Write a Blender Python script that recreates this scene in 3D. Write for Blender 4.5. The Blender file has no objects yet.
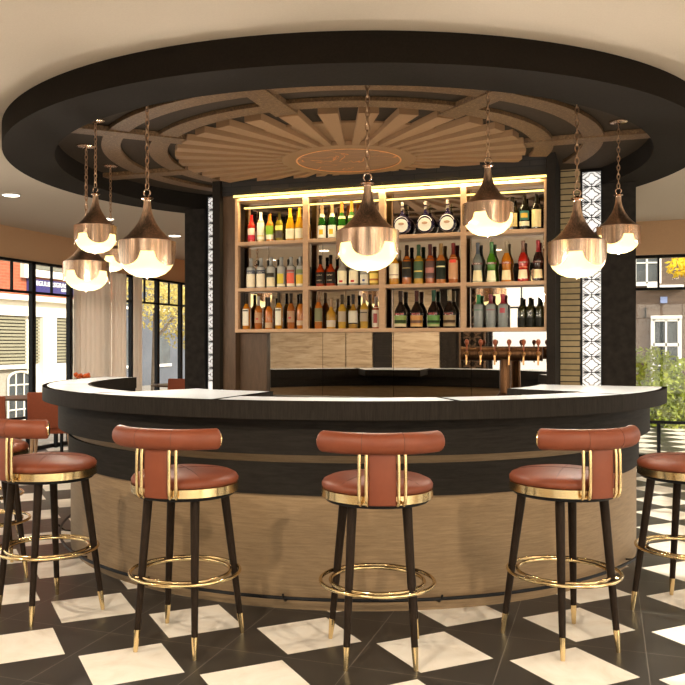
import bpy, bmesh, math, random
from mathutils import Vector, Matrix
PI = math.pi
R = math.radians
rnd = random.Random(7)
sc = bpy.context.scene
COL = sc.collection

# ------------------------------------------------------------------ helpers
def lin(c):
    return tuple((x / 12.92 if x <= .04045 else ((x + .055) / 1.055) ** 2.4) for x in c)

def hexc(h):
    return lin(tuple(int(h[i:i + 2], 16) / 255 for i in (0, 2, 4)))

def link(o, parent=None):
    COL.objects.link(o)
    if parent is not None:
        o.parent = parent
    return o

def tag(o, label=None, cat=None, group=None, kind=None):
    if label: o['label'] = label
    if cat: o['category'] = cat
    if group: o['group'] = group
    if kind: o['kind'] = kind
    return o

def thing(name, label, cat, loc=(0, 0, 0), rz=0, group=None):
    o = bpy.data.objects.new(name, None)
    COL.objects.link(o)
    o.empty_display_size = .1
    o.location = loc
    o.rotation_euler = (0, 0, rz)
    return tag(o, label, cat, group)

def obj(name, bm, mat, parent=None, smooth=False, loc=None, kind=None, label=None, recalc=True):
    if recalc:
        bmesh.ops.recalc_face_normals(bm, faces=bm.faces)
    me = bpy.data.meshes.new(name)
    bm.to_mesh(me); bm.free()
    for m in (mat if isinstance(mat, (list, tuple)) else [mat]):
        me.materials.append(m)
    if smooth:
        for p in me.polygons: p.use_smooth = True
        if smooth != 'all':
            try: me.set_sharp_from_angle(angle=R(38))
            except Exception: pass
    o = bpy.data.objects.new(name, me)
    link(o, parent)
    if loc is not None: o.location = loc
    if kind: o['kind'] = kind
    if label: o['label'] = label
    return o

def B(): return bmesh.new()

def box(bm, x0, x1, y0, y1, z0, z1, mi=0, M=None):
    vs = [bm.verts.new((x, y, z)) for x in (x0, x1) for y in (y0, y1) for z in (z0, z1)]
    if M is not None:
        for v in vs: v.co = M @ v.co
    fs = [(0, 1, 3, 2), (4, 6, 7, 5), (0, 4, 5, 1), (2, 3, 7, 6), (0, 2, 6, 4), (1, 5, 7, 3)]
    out = []
    for f in fs:
        fc = bm.faces.new([vs[i] for i in f]); fc.material_index = mi; out.append(fc)
    return vs

def bbox(x0, x1, y0, y1, z0, z1, bev=.004, seg=2):
    bm = B(); box(bm, x0, x1, y0, y1, z0, z1)
    if bev:
        bmesh.ops.bevel(bm, geom=list(bm.edges), offset=bev, segments=seg, profile=.6, affect='EDGES')
    return bm

def lathe(bm, prof, seg=32, c=(0, 0, 0), caps=True, a0=0.0, a1=2 * PI):
    full = abs(a1 - a0 - 2 * PI) < 1e-6
    n = seg if full else seg + 1
    rows = []
    for r, z in prof:
        if r < 1e-6:
            rows.append([bm.verts.new((c[0], c[1], c[2] + z))])
        else:
            rows.append([bm.verts.new((c[0] + r * math.cos(a0 + (a1 - a0) * i / seg), c[1] + r * math.sin(a0 + (a1 - a0) * i / seg), c[2] + z)) for i in range(n)])
    for a, b in zip(rows, rows[1:]):
        for i in range(seg):
            j = (i + 1) % n if full else i + 1
            q = []
            for v in ([a[i], a[j]] if len(a) > 1 else [a[0]]) + ([b[j], b[i]] if len(b) > 1 else [b[0]]):
                if v not in q: q.append(v)
            if len(q) >= 3: bm.faces.new(q)
    if caps and full:
        for row in (rows[0], rows[-1]):
            if len(row) > 2: bm.faces.new(row)
    return bm

def tube(bm, pts, r, seg=8, closed=False, caps=True, rad=None, flat=1.0):
    pts = [Vector(p) for p in pts]
    n = len(pts); rings = []
    prev = None
    for i, p in enumerate(pts):
        if closed: t = pts[(i + 1) % n] - pts[i - 1]
        else: t = pts[min(i + 1, n - 1)] - pts[max(i - 1, 0)]
        t.normalize()
        if prev is None:
            up = Vector((0, 0, 1)) if abs(t.z) < .9 else Vector((1, 0, 0))
            a = t.cross(up).normalized()
        else:
            a = (prev - t * prev.dot(t)).normalized()
        prev = a; b = t.cross(a)
        rr = rad[i] if rad else r
        rings.append([bm.verts.new(p + (a * math.cos(2 * PI * k / seg) + b * math.sin(2 * PI * k / seg) * flat) * rr) for k in range(seg)])
    m = n if closed else n - 1
    for i in range(m):
        a, b = rings[i], rings[(i + 1) % n]
        for k in range(seg):
            bm.faces.new([a[k], a[(k + 1) % seg], b[(k + 1) % seg], b[k]])
    if caps and not closed:
        bm.faces.new(rings[0]); bm.faces.new(rings[-1])
    return bm

def arcpts(r, a0, a1, n, z=0, c=(0, 0)):
    return [(c[0] + r * math.cos(a0 + (a1 - a0) * i / n), c[1] + r * math.sin(a0 + (a1 - a0) * i / n), z) for i in range(n + 1)]

def sector(bm, r0, r1, z0, z1, a0=0, a1=2 * PI, seg=96):
    """solid piece of an annulus"""
    full = abs(a1 - a0 - 2 * PI) < 1e-6
    n = seg if full else seg + 1
    L = []
    for i in range(n):
        a = a0 + (a1 - a0) * i / seg; c, s = math.cos(a), math.sin(a)
        L.append([bm.verts.new((r * c, r * s, z)) for r, z in ((r0, z0), (r1, z0), (r1, z1), (r0, z1))])
    for i in range(seg):
        p, q = L[i], L[(i + 1) % n]
        for k in range(4):
            bm.faces.new([p[k], p[(k + 1) % 4], q[(k + 1) % 4], q[k]])
    if not full:
        bm.faces.new(L[0]); bm.faces.new(L[-1])
    return bm

def prism(bm, poly, z0, z1):
    lo = [bm.verts.new((x, y, z0)) for x, y in poly]; hi = [bm.verts.new((x, y, z1)) for x, y in poly]
    bm.faces.new(lo); bm.faces.new(hi)
    n = len(poly)
    for i in range(n): bm.faces.new([lo[i], lo[(i + 1) % n], hi[(i + 1) % n], hi[i]])
    return bm

def copy_tree(o, parent=None):
    c = o.copy(); COL.objects.link(c)
    c.parent = parent
    for ch in list(o.children): copy_tree(ch, c)
    return c

CAM = Vector((1.853, -6.04, 1.386))
FPX, UCX, VCY = 825.84, 306.08, 343.18
YBT = .553          # where the bottles stand
C0 = Vector((.323, 6.306)); E1 = Vector((.9397, -.3420)); E2 = Vector((.3420, .9397))
def col_x(u, y=YBT):
    """room x of something standing in the plane y, from its column in the photograph's survey"""
    tt = (u - UCX) / FPX; d = Vector((tt, 1.0)); s = (y + C0.dot(E2)) / d.dot(E2)
    return (d * s - C0).dot(E1), s
def col_y(u, x):
    tt = (u - UCX) / FPX; d = Vector((tt, 1.0)); s = (x + C0.dot(E1)) / d.dot(E1)
    return (d * s - C0).dot(E2)

# ------------------------------------------------------------------ materials
def new_mat(name):
    m = bpy.data.materials.new(name); m.use_nodes = True
    nt = m.node_tree
    return m, nt, nt.nodes['Principled BSDF']

def setp(b, **k):
    for n, v in k.items():
        n = n.replace('_', ' ')
        if n in b.inputs:
            b.inputs[n].default_value = (*v, 1) if isinstance(v, tuple) and len(v) == 3 else v

def N(nt, t, **k):
    n = nt.nodes.new(t)
    for a, v in k.items(): setattr(n, a, v)
    return n

def mth(nt, op, a, b=None, c=None):
    n = nt.nodes.new('ShaderNodeMath'); n.operation = op
    for i, v in enumerate((a, b, c)):
        if v is None: continue
        if isinstance(v, (int, float)): n.inputs[i].default_value = v
        else: nt.links.new(v, n.inputs[i])
    return n.outputs[0]

def mixc(nt, f, a, b):
    n = nt.nodes.new('ShaderNodeMix'); n.data_type = 'RGBA'
    for s, v in ((n.inputs[0], f), (n.inputs[6], a), (n.inputs[7], b)):
        if isinstance(v, (int, float)): s.default_value = v
        elif isinstance(v, tuple): s.default_value = (*v, 1) if len(v) == 3 else v
        else: nt.links.new(v, s)
    return n.outputs[2]

def coords(nt, scale=(1, 1, 1), kind='Object'):
    tc = nt.nodes.new('ShaderNodeTexCoord'); mp = nt.nodes.new('ShaderNodeMapping')
    mp.inputs['Scale'].default_value = scale
    nt.links.new(tc.outputs[kind], mp.inputs[0])
    return mp.outputs[0]

def noise(nt, vec, scale, detail=3, rough=.5, dist=0):
    n = nt.nodes.new('ShaderNodeTexNoise')
    n.inputs['Scale'].default_value = scale; n.inputs['Detail'].default_value = detail
    n.inputs['Roughness'].default_value = rough; n.inputs['Distortion'].default_value = dist
    if vec is not None: nt.links.new(vec, n.inputs['Vector'])
    return n.outputs['Fac']

def ramp(nt, fac, stops):
    n = nt.nodes.new('ShaderNodeValToRGB'); e = n.color_ramp.elements
    while len(e) < len(stops): e.new(.5)
    for s, (p, c) in zip(e, stops):
        s.position = p; s.color = (*c, 1)
    nt.links.new(fac, n.inputs[0])
    return n.outputs[0]

def bump(nt, b, h, strength=.3, dist=.01):
    n = nt.nodes.new('ShaderNodeBump'); n.inputs['Strength'].default_value = strength; n.inputs['Distance'].default_value = dist
    nt.links.new(h, n.inputs['Height']); nt.links.new(n.outputs[0], b.inputs['Normal'])

def simple(name, col, rough=.5, metal=0, scale=30, var=.12, bmp=0, vscale=(1, 1, 1), **k):
    """principled with a light procedural variation of colour and gloss"""
    m, nt, b = new_mat(name)
    setp(b, Metallic=metal, Roughness=rough, **k)
    if max(col) < .05: setp(b, Specular_IOR_Level=.12)
    f = noise(nt, coords(nt, vscale), scale, 4)
    lo = tuple(c * (1 - var) for c in col); hi = tuple(min(1, c * (1 + var)) for c in col)
    nt.links.new(ramp(nt, f, [(.3, lo), (.7, hi)]), b.inputs['Base Color'])
    if bmp: bump(nt, b, f, bmp, .003)
    return m

def wood(name, c1, c2, scale=6, stretch=(1, 1, 12), rough=.45, coat=0, bmp=.1):
    m, nt, b = new_mat(name)
    v = coords(nt, stretch)
    f = noise(nt, v, scale, 6, .6, .6)
    f2 = noise(nt, v, scale * 7, 3, .6)
    ff = mth(nt, 'ADD', mth(nt, 'MULTIPLY', f, .7), mth(nt, 'MULTIPLY', f2, .3))
    nt.links.new(ramp(nt, ff, [(.3, c1), (.68, c2)]), b.inputs['Base Color'])
    setp(b, Roughness=rough, Coat_Weight=coat, Specular_IOR_Level=.3 if max(c2) > .05 else .06)
    bump(nt, b, ff, bmp, .003)
    return m

def emit(name, col, st):
    m, nt, b = new_mat(name)
    setp(b, Base_Color=col, Emission_Color=col, Emission_Strength=st, Roughness=.3)
    return m

M = {}
M['ceiling'] = simple('ceiling_paint', (.62, .545, .455), .9, scale=120, var=.03, bmp=.05)
M['soffit'] = simple('ochre_plaster', (.72, .475, .29), .85, scale=140, var=.05, bmp=.1)
M['ring'] = simple('charcoal_plaster', (.0175, .0138, .0106), .9, scale=90, var=.15, bmp=.05)
M['recess'] = simple('umber_paint', (.044, .032, .022), .8, scale=60, var=.1)
M['sun'] = simple('tan_lacquer', (.25, .142, .068), .65, scale=100, var=.05)
M['column'] = simple('charcoal_suede_plaster', (.0215, .0178, .0148), .8, scale=18, var=.3, bmp=.1)
M['darkwood'] = wood('charcoal_oak', (.011, .0093, .0078), (.029, .0245, .0205), 9, (14, 14, 1), .6)
M['darkband'] = wood('charcoal_oak_band', (.0115, .0098, .0084), (.029, .025, .0215), 7, (1, 1, 10), .6)
M['oak'] = wood('light_oak', (.20, .130, .068), (.335, .232, .132), 7, (1, 1, 14), .5)
M['shelfwood'] = wood('peach_oak', (.43, .262, .145), (.53, .335, .19), 8, (1, 6, 6), .5)
M['sidewood'] = wood('walnut_panel', (.065, .037, .02), (.115, .068, .038), 6, (8, 8, 1), .5)
M['white'] = simple('white_stone', (.84, .90, .975), .2, scale=6, var=.02)
M['black'] = simple('black_metal', (.012, .012, .013), .4, scale=50, var=.2)
M['legwood'] = wood('wenge', (.014, .009, .006), (.030, .020, .014), 20, (6, 6, 1), .4)
M['mirror'] = new_mat('bronze_mirror')[0]
setp(M['mirror'].node_tree.nodes['Principled BSDF'], Base_Color=(.66, .61, .55), Metallic=1.0, Roughness=.015)
M['gold'] = simple('polished_brass', (.76, .575, .30), .2, 1, scale=3, var=.02)
M['copper'] = None
M['chain'] = simple('bronze_chain', (.50, .33, .21), .3, 1)
M['bulb'] = emit('lit_opal_glass', (1, .82, .33), 2.5)
setp(M['bulb'].node_tree.nodes['Principled BSDF'], Base_Color=(.12, .11, .09))
M['led'] = emit('led_strip', (1, .80, .26), 2.2)
M['dl'] = emit('downlight_lens', lin((1, .93, .82)), 12.0)
M['backlit'] = emit('backlit_panel', lin((1, .98, .96)), .95)

def copper(name, col, rough):
    m, nt, b = new_mat(name)
    f = noise(nt, coords(nt, (22, 22, .35)), 5, 5, .7)
    nt.links.new(ramp(nt, f, [(.3, tuple(c * .45 for c in col)), (.66, tuple(min(1, c * 1.25) for c in col))]), b.inputs['Base Color'])  # dark and bright upright streaks: reflections on the metal painted into its colour
    setp(b, Metallic=1.0, Roughness=rough)
    f2 = noise(nt, coords(nt, (90, 90, 1)), 4, 3)
    bump(nt, b, f2, .25, .002)
    return m
M['copper'] = copper('brushed_copper_painted_sheen', (.74, .53, .39), .2)
M['bronze'] = copper('dark_bronze', (.78, .56, .41), .33)
M['tapbrass'] = copper('antique_brass', (.10, .05, .024), .45)

def leather():
    m, nt, b = new_mat('cognac_leather')
    v = coords(nt)
    f = noise(nt, v, 9, 5)
    nt.links.new(ramp(nt, f, [(.3, (.155, .036, .014)), (.7, (.205, .052, .022))]), b.inputs['Base Color'])
    g = nt.nodes.new('ShaderNodeTexVoronoi'); g.inputs['Scale'].default_value = 320
    nt.links.new(v, g.inputs['Vector'])
    bump(nt, b, g.outputs['Distance'], .12, .002)
    setp(b, Roughness=.46, Specular_IOR_Level=.35)
    return m
M['leather'] = leather()
M['seam'] = simple('seam_thread', (.09, .026, .012), .6)
M['redfabric'] = simple('rust_upholstery', (.26, .06, .022), .8, scale=120, var=.15)

def floor_mat():
    m, nt, b = new_mat('chequered_tiles')
    tc = nt.nodes.new('ShaderNodeTexCoord'); sp = nt.nodes.new('ShaderNodeSeparateXYZ')
    nt.links.new(tc.outputs['Object'], sp.inputs[0])
    S = .6003
    def cell(o, ph):
        a = mth(nt, 'DIVIDE', mth(nt, 'ADD', o, ph), S)
        fr = mth(nt, 'FRACT', mth(nt, 'ADD', a, .5))
        return mth(nt, 'ABSOLUTE', mth(nt, 'SUBTRACT', fr, .5)), mth(nt, 'FLOOR', mth(nt, 'ADD', a, .5))
    ax, ix = cell(sp.outputs[0], .682); ay, iy = cell(sp.outputs[1], 2.947)
    l1 = mth(nt, 'ADD', ax, ay)
    white = mth(nt, 'LESS_THAN', l1, .2649 / S)
    grout = mth(nt, 'GREATER_THAN', mth(nt, 'MAXIMUM', ax, ay), .5 - .0028)
    # the veins change from tile to tile
    cb = nt.nodes.new('ShaderNodeCombineXYZ')
    nt.links.new(mth(nt, 'MULTIPLY', ix, 3.7), cb.inputs[0]); nt.links.new(mth(nt, 'MULTIPLY', iy, 5.3), cb.inputs[1])
    ad = nt.nodes.new('ShaderNodeVectorMath'); ad.operation = 'ADD'
    nt.links.new(tc.outputs['Object'], ad.inputs[0]); nt.links.new(cb.outputs[0], ad.inputs[1])
    v1 = noise(nt, ad.outputs[0], 3.5, 6, .62, 1.4)
    wh = ramp(nt, v1, [(.30, (.80, .73, .62)), (.45, (.90, .84, .74)), (.62, (.95, .91, .82))])
    v2 = noise(nt, ad.outputs[0], 5, 7, .66, 1.0)
    bk = ramp(nt, v2, [(.32, (.026, .0235, .021)), (.66, (.040, .0365, .032))])
    c = mixc(nt, white, bk, wh)
    c = mixc(nt, grout, c, (.17, .155, .135))
    nt.links.new(c, b.inputs['Base Color'])
    rr = mth(nt, 'ADD', mth(nt, 'MULTIPLY', v2, .14), .30)
    nt.links.new(rr, b.inputs['Roughness'])
    return m
M['floor'] = floor_mat()

def travertine():
    m, nt, b = new_mat('travertine')
    f = noise(nt, coords(nt, (1, 1, 7)), 2.6, 7, .6, .8)
    nt.links.new(ramp(nt, f, [(.3, (.33, .24, .15)), (.5, (.52, .41, .28)), (.7, (.66, .55, .41))]), b.inputs['Base Color'])
    setp(b, Roughness=.5)
    return m
M['travertine'] = travertine()

def bricks(name, c1, c2, mortar, w, h, ms=.004, swap=None, rough=.85):
    m, nt, b = new_mat(name)
    tc = nt.nodes.new('ShaderNodeTexCoord'); sp = nt.nodes.new('ShaderNodeSeparateXYZ'); cb = nt.nodes.new('ShaderNodeCombineXYZ')
    nt.links.new(tc.outputs['Object'], sp.inputs[0])
    nt.links.new(mth(nt, 'ADD', sp.outputs[0], sp.outputs[1]), cb.inputs[0]); nt.links.new(sp.outputs[2], cb.inputs[1])
    t = nt.nodes.new('ShaderNodeTexBrick')
    nt.links.new(cb.outputs[0], t.inputs['Vector'])
    t.inputs['Scale'].default_value = 1; t.inputs['Brick Width'].default_value = w; t.inputs['Row Height'].default_value = h
    t.inputs['Mortar Size'].default_value = ms; t.inputs['Mortar Smooth'].default_value = .1
    t.inputs['Color1'].default_value = (*c1, 1); t.inputs['Color2'].default_value = (*c2, 1); t.inputs['Mortar'].default_value = (*mortar, 1)
    f = noise(nt, coords(nt), 25, 4)
    c = mixc(nt, mth(nt, 'MULTIPLY', f, .35), t.outputs['Color'], mortar)
    nt.links.new(c, b.inputs['Base Color'])
    bump(nt, b, mth(nt, 'MULTIPLY', t.outputs['Fac'], -1), .5, .01)
    setp(b, Roughness=rough)
    return m
M['brick'] = bricks('tan_roman_brick', (.40, .30, .155), (.54, .42, .235), (.02, .017, .014), .62, .0485, .0045)
M['darkbrick'] = bricks('black_roman_brick', (.013, .010, .0085), (.026, .020, .016), (.004, .0035, .003), .36, .045, .004)
M['cork'] = None
def cork():
    m, nt, b = new_mat('glittered_cork')
    v = coords(nt)
    f = noise(nt, v, 60, 6, .75)
    nt.links.new(ramp(nt, f, [(.33, (.06, .031, .013)), (.6, (.17, .095, .04)), (.74, (.50, .36, .20))]), b.inputs['Base Color'])
    bump(nt, b, f, .5, .004)
    setp(b, Roughness=.6)
    return m
M['cork'] = cork()

def medallion_mat():
    m, nt, b = new_mat('engraved_medallion')
    tc = nt.nodes.new('ShaderNodeTexCoord'); sp = nt.nodes.new('ShaderNodeSeparateXYZ')
    nt.links.new(tc.outputs['Object'], sp.inputs[0])
    f = noise(nt, tc.outputs['Object'], 2.2, 3, .5, 1.2)
    ln = mth(nt, 'LESS_THAN', mth(nt, 'ABSOLUTE', mth(nt, 'SUBTRACT', f, .52)), .006)
    g = noise(nt, coords(nt, (1, 6, 1)), 8, 4)
    base = ramp(nt, g, [(.3, (.19, .10, .055)), (.7, (.28, .15, .085))])
    nt.links.new(mixc(nt, ln, base, (.62, .23, .07)), b.inputs['Base Color'])
    setp(b, Roughness=.6)
    return m
M['medal'] = medallion_mat()
M['medalline'] = simple('copper_inlay', (.80, .36, .14), .35, .6)

def glass_mat(name, tint=(1, 1, 1), gl=.07):
    m = bpy.data.materials.new(name); m.use_nodes = True; nt = m.node_tree
    nt.nodes.remove(nt.nodes['Principled BSDF'])
    t = nt.nodes.new('ShaderNodeBsdfTransparent'); g = nt.nodes.new('ShaderNodeBsdfGlossy'); x = nt.nodes.new('ShaderNodeMixShader')
    t.inputs[0].default_value = (*tint, 1); g.inputs['Roughness'].default_value = .02
    x.inputs[0].default_value = gl
    nt.links.new(t.outputs[0], x.inputs[1]); nt.links.new(g.outputs[0], x.inputs[2])
    nt.links.new(x.outputs[0], nt.nodes['Material Output'].inputs[0])
    return m
M['glass'] = glass_mat('window_glass', (.97, .98, .98), .035)

def liquid(name, col, tr=.45, rough=.07):
    m, nt, b = new_mat(name)
    f = noise(nt, coords(nt), 14, 2)
    nt.links.new(ramp(nt, f, [(.3, tuple(c * .8 for c in col)), (.7, col)]), b.inputs['Base Color'])
    setp(b, Roughness=rough, Transmission_Weight=tr, IOR=1.45, Coat_Weight=.4)
    return m

def cloth(name, col):
    m = bpy.data.materials.new(name); m.use_nodes = True; nt = m.node_tree
    b = nt.nodes['Principled BSDF']
    f = noise(nt, coords(nt, (60, 60, 1)), 6, 3)
    c = ramp(nt, f, [(.3, tuple(x * .9 for x in col)), (.7, col)])
    nt.links.new(c, b.inputs['Base Color']); setp(b, Roughness=.9)
    t = nt.nodes.new('ShaderNodeBsdfTranslucent'); nt.links.new(c, t.inputs[0])
    x = nt.nodes.new('ShaderNodeMixShader'); x.inputs[0].default_value = .85
    nt.links.new(b.outputs[0], x.inputs[1]); nt.links.new(t.outputs[0], x.inputs[2])
    nt.links.new(x.outputs[0], nt.nodes['Material Output'].inputs[0])
    return m
M['curtain'] = cloth('linen_curtain', (.95, .90, .83))

# ------------------------------------------------------------------ room shell
ZC = 2.835      # ceiling
ZS = 2.44       # underside of the soffit, head of the windows
XL, XR, YF, YB, YD = -5.1, 5.2, -8.0, 4.56, 9.0
bm = B(); box(bm, XL - .3, XR + .3, YF - .3, YD + .3, -.12, 0)
obj('floor', bm, M['floor'], kind='structure')
bm = B(); box(bm, XL - .3, XR + .3, YF - .3, YD + .3, ZC, ZC + .12)
obj('ceiling', bm, M['ceiling'], kind='structure')
# left wall: only the soffit is solid, glass below it
bm = B(); box(bm, XL - .3, XL, YF - .3, YD, ZS, ZC)
obj('wall_left', bm, M['soffit'], kind='structure')
bm = B()
box(bm, -2.0, XR + .3, YB, YB + .3, ZS, ZC); box(bm, -2.3, -2.0, YB, YD, 0, ZC)
box(bm, -2.0, 1.3, YB, YB + .3, 0, ZS)
obj('wall_back', bm, M['soffit'], kind='structure')
bm = B(); box(bm, XL - .3, -2.3, YD, YD + .3, 0, ZC)
obj('wall_far', bm, M['soffit'], kind='structure')
bm = B(); box(bm, XR, XR + .3, YF - .3, YB, ZS, ZC)
for y in (-5.6, -1.9, 1.9): box(bm, XR, XR + .3, y - .35, y + .35, 0, ZS)
obj('wall_right', bm, M['soffit'], kind='structure')
bm = B(); box(bm, XL - .3, -.2, YF - .3, YF, 0, ZC); box(bm, -.2, XR + .3, YF - .3, YF, ZS, ZC)
obj('wall_front', bm, M['ring'], kind='structure')

# wall cladding seen in the mirror behind the bottles
def cladding(name, x0, x1, mat, label, cat):
    o = obj(name, bbox(x0, x1, YF, YF + .06, 0, ZC, 0), mat)
    return tag(o, label, cat)
cladding('stone_panel', -4.9, -2.9, M['travertine'], 'wide travertine wall panel reflected in the bar mirror, at its left', 'wall panel')
cladding('stone_panel', -2.88, -2.36, M['travertine'], 'narrow travertine wall panel reflected in the bar mirror beside the dark strip', 'wall panel')
cladding('textured_panel', -2.34, -1.99, M['darkbrick'], 'dark textured wall strip reflected in the mirror between travertine panels', 'wall panel')
cladding('stone_panel', -1.97, -1.07, M['travertine'], 'travertine wall panel reflected in the mirror left of the beer taps', 'wall panel')
cladding('textured_panel', -1.05, -.67, M['column'], 'dark grey wall panel reflected in the mirror just left of the tap tower', 'wall panel')

# gridded windows
def glazing(n, axis, c, t0, t1, thick, thin, rail=True, rail_side=1):
    """axis 'x': the window lies in the plane x=c and runs along y; axis 'y' the other way round"""
    w = bpy.data.objects.new('window_%d' % n, None); COL.objects.link(w)
    w['kind'] = 'structure'
    w.location = (c, (t0 + t1) / 2, 0) if axis == 'x' else ((t0 + t1) / 2, c, 0)
    ox, oy = w.location.x, w.location.y
    def bx(bm, a0, a1, d0, d1, z0, z1):
        if axis == 'x': box(bm, c + d0 - ox, c + d1 - ox, a0 - oy, a1 - oy, z0, z1)
        else: box(bm, a0 - ox, a1 - ox, c + d0 - oy, c + d1 - oy, z0, z1)
    f = B()
    for a in thick: bx(f, a - .036, a + .036, -.03, .03, 0, ZS)
    bx(f, t0, t1, -.03, .03, ZS - .035, ZS); bx(f, t0, t1, -.03, .03, 0, .05)
    bx(f, t0, t1, -.02, .02, 2.02, 2.052)
    for a in thin: bx(f, a - .012, a + .012, -.015, .015, 2.052, ZS - .035)
    obj('window_frame', f, M['black'], w)
    if rail:
        r = B(); bx(r, t0, t1, rail_side * .07 - .02, rail_side * .07 + .02, .43, .465)
        for a in thin: bx(r, a - .02, a + .02, rail_side * .07 - .02, rail_side * .07 + .02, 0, .43)
        for a in (t0 + .02, t1 - .02): bx(r, a - .02, a + .02, rail_side * .07 - .02, rail_side * .07 + .02, 0, .43)
        obj('guard_rail', r, M['black'], w)
    edges = [t0] + sorted(a for a in thick if t0 < a < t1) + [t1]
    for a, b in zip(edges, edges[1:]):
        if b - a < .2: continue
        g = B(); bx(g, a, b, -.004, .004, .05, ZS - .035); obj('glass_pane', g, M['glass'], w)
    return w
mod = .785
th = [2.75 + mod * k for k in range(-13, 8)]
glazing(1, 'x', XL, YF, YD, [t for t in th if YF < t < YD], [t + mod / 2 for t in th if YF < t + mod / 2 < YD], True, 1)
glazing(2, 'y', YB + .12, 1.3, XR, [1.36, 3.55, XR - .06], [1.6, 2.434, 3.0, 4.1, 4.66], True, -1)
k = 3
for y0, y1 in ((YF, -5.95), (-5.25, -2.25), (-1.55, 1.55), (2.25, YB)):
    n = max(2, round((y1 - y0) / 1.0))
    glazing(k, 'x', XR + .1, y0, y1, [y0 + (y1 - y0) * i / n for i in range(n + 1)], [y0 + (y1 - y0) * (i + .5) / n for i in range(n)], False); k += 1
glazing(k, 'y', YF - .1, -.2, XR, [-.15, 1.0, 2.1, 3.2, 4.3, 5.1], [.4, 1.5, 2.6, 3.7, 4.7], False)

# lattice screen with a lamp, seen in the mirror
t = thing('lattice_screen', 'brown fretwork screen reflected in the mirror behind the beer taps', 'screen', (-.44, YF + .25, 0))
bm = B()
for x in (-.23, .21): box(bm, x, x + .03, -.02, .02, 0, 2.4)
box(bm, -.23, .24, -.02, .02, 2.37, 2.4)
obj('frame', bm, M['sidewood'], t)
bm = B()
for i in range(9):
    z0 = .1 + i * .26
    for q in range(8):
        a = q * PI / 4
        tube(bm, [(.005 + .05 * math.cos(a), 0, z0 + .13 + .05 * math.sin(a)), (.005 + .17 * math.cos(a + .4), 0, z0 + .13 + .125 * math.sin(a + .4))], .011, 5)
        tube(bm, [(.005 + .17 * math.cos(a + .4), 0, z0 + .13 + .125 * math.sin(a + .4)), (.005 + .05 * math.cos(a + PI / 4), 0, z0 + .13 + .05 * math.sin(a + PI / 4))], .011, 5)
obj('fretwork', bm, M['sidewood'], t)

# ------------------------------------------------------------------ the core behind the bar
CX0, CX1 = -1.385, 1.49
YM = .645
bm = B()
box(bm, CX0, CX1, YM + .01, 1.29, 0, ZC)
obj('wall_core', bm, M['ring'], kind='structure')
# dark brick fascia above the shelves
o = obj('brick_fascia', bbox(-1.31, 1.42, .50, YM + .01, 2.675, ZC - .002, 0), M['darkbrick'])
tag(o, 'black brick strip between bottle shelves and sunburst ceiling', 'wall strip')
for x0, x1, s in ((CX0, -1.312, 'left'), (1.425, CX1, 'right')):
    o = obj('frame_post', bbox(x0, x1, .46, YM + .009, 0, ZC - .002, .003), M['ring'])
    tag(o, 'tall dark post framing the bottle shelves at their %s end' % s, 'post')
o = obj('wood_jamb', bbox(-1.31, -1.19, .52, YM + .009, .905, 2.672, .002), M['sidewood'])
tag(o, 'tall walnut panel beside the left end of the bottle shelves', 'panel')
o = obj('wood_jamb', bbox(-1.188, -.93, .60, YM + .009, .905, 1.478, .002), M['sidewood'])
tag(o, 'short walnut panel below the leftmost shelf bay, beside the mirror', 'panel')

# rear side walls: brick, backlit lattice, column
def lattice(x0, x1, z0, z1, label):
    t = thing('backlit_lattice', label, 'lattice', ((x0 + x1) / 2, YN - .0055, 0))
    w = x1 - x0; h = w / 2
    obj('light_panel', bbox(-h + .004, h - .004, .0, .004, z0, z1, 0), M['backlit'], t)
    fr = B()
    box(fr, -h - .012, -h + .004, -.02, .004, z0, z1); box(fr, h - .004, h + .004, -.02, .004, z0, z1); box(fr, -h, h, -.02, .004, z1 - .008, z1)
    obj('frame', fr, M['black'], t)
    bm = B(); P = .1275; r = .0042; y = -.005
    n = int((z1 - z0) / P)
    for i in range(n + 1):
        c = z1 - .065 - i * P
        if c - P / 2 < z0: break
        pts = []
        for q in range(32):                      # four-lobed outline
            a = 2 * PI * q / 32
            rr = .040 + .0085 * math.cos(4 * a)
            pts.append((rr * math.cos(a) * 1.12, y, c + rr * math.sin(a)))
        tube(bm, pts, r, 5, closed=True)
        for sx in (-1, 1):
            tube(bm, [(sx * .047, y, c), (sx * h, y, c)], r, 5)
            for sz in (-1, 1):
                tube(bm, [(sx * h, y, c + sz * .022), (sx * .022, y, c + sz * P / 2)], r, 5)
                tube(bm, [(sx * h, y, c + sz * .044), (sx * .036, y, c + sz * P / 2)], r, 5)
        tube(bm, [(-h, y, c - P / 2), (h, y, c - P / 2)], r, 5)
        tube(bm, [(0, y, c - .035), (0, y, c - P + .035)], r, 5)
    obj('lattice', bm, M['black'], t)
    return t
YN = 1.17
NX = [col_x(u, YN)[0] for u in (582, 601.4)]
CR0, CR1 = col_x(602.2, 1.10)[0], col_x(636, 1.10)[0]
CL0, CL1 = col_x(184.5, 1.10)[0], col_x(207.6, YN)[0]
bm = B(); box(bm, 1.49, CR1, YN, 1.40, 0, ZC); box(bm, CL0, CX0, YN, 1.40, 0, ZC)
obj('wall_niche', bm, M['ring'], kind='structure')
for x0, x1, s in ((1.492, NX[0] - .014, 'right'), (-1.60, -1.387, 'left')):
    o = obj('brick_strip', bbox(x0, x1, YN - .028, YN - .001, 0, ZC - .002, 0), M['brick'])
    tag(o, 'tan roman brick strip between shelves and white lattice, %s side' % s, 'brick strip')
lattice(NX[0], NX[1], .9, ZC - .03, 'white backlit lattice panel right of the shelves beside tan brick')
lattice(CL1 + .006, CL1 + .161, .9, ZC - .03, 'narrow sliver of white backlit lattice left of the shelves')
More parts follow.
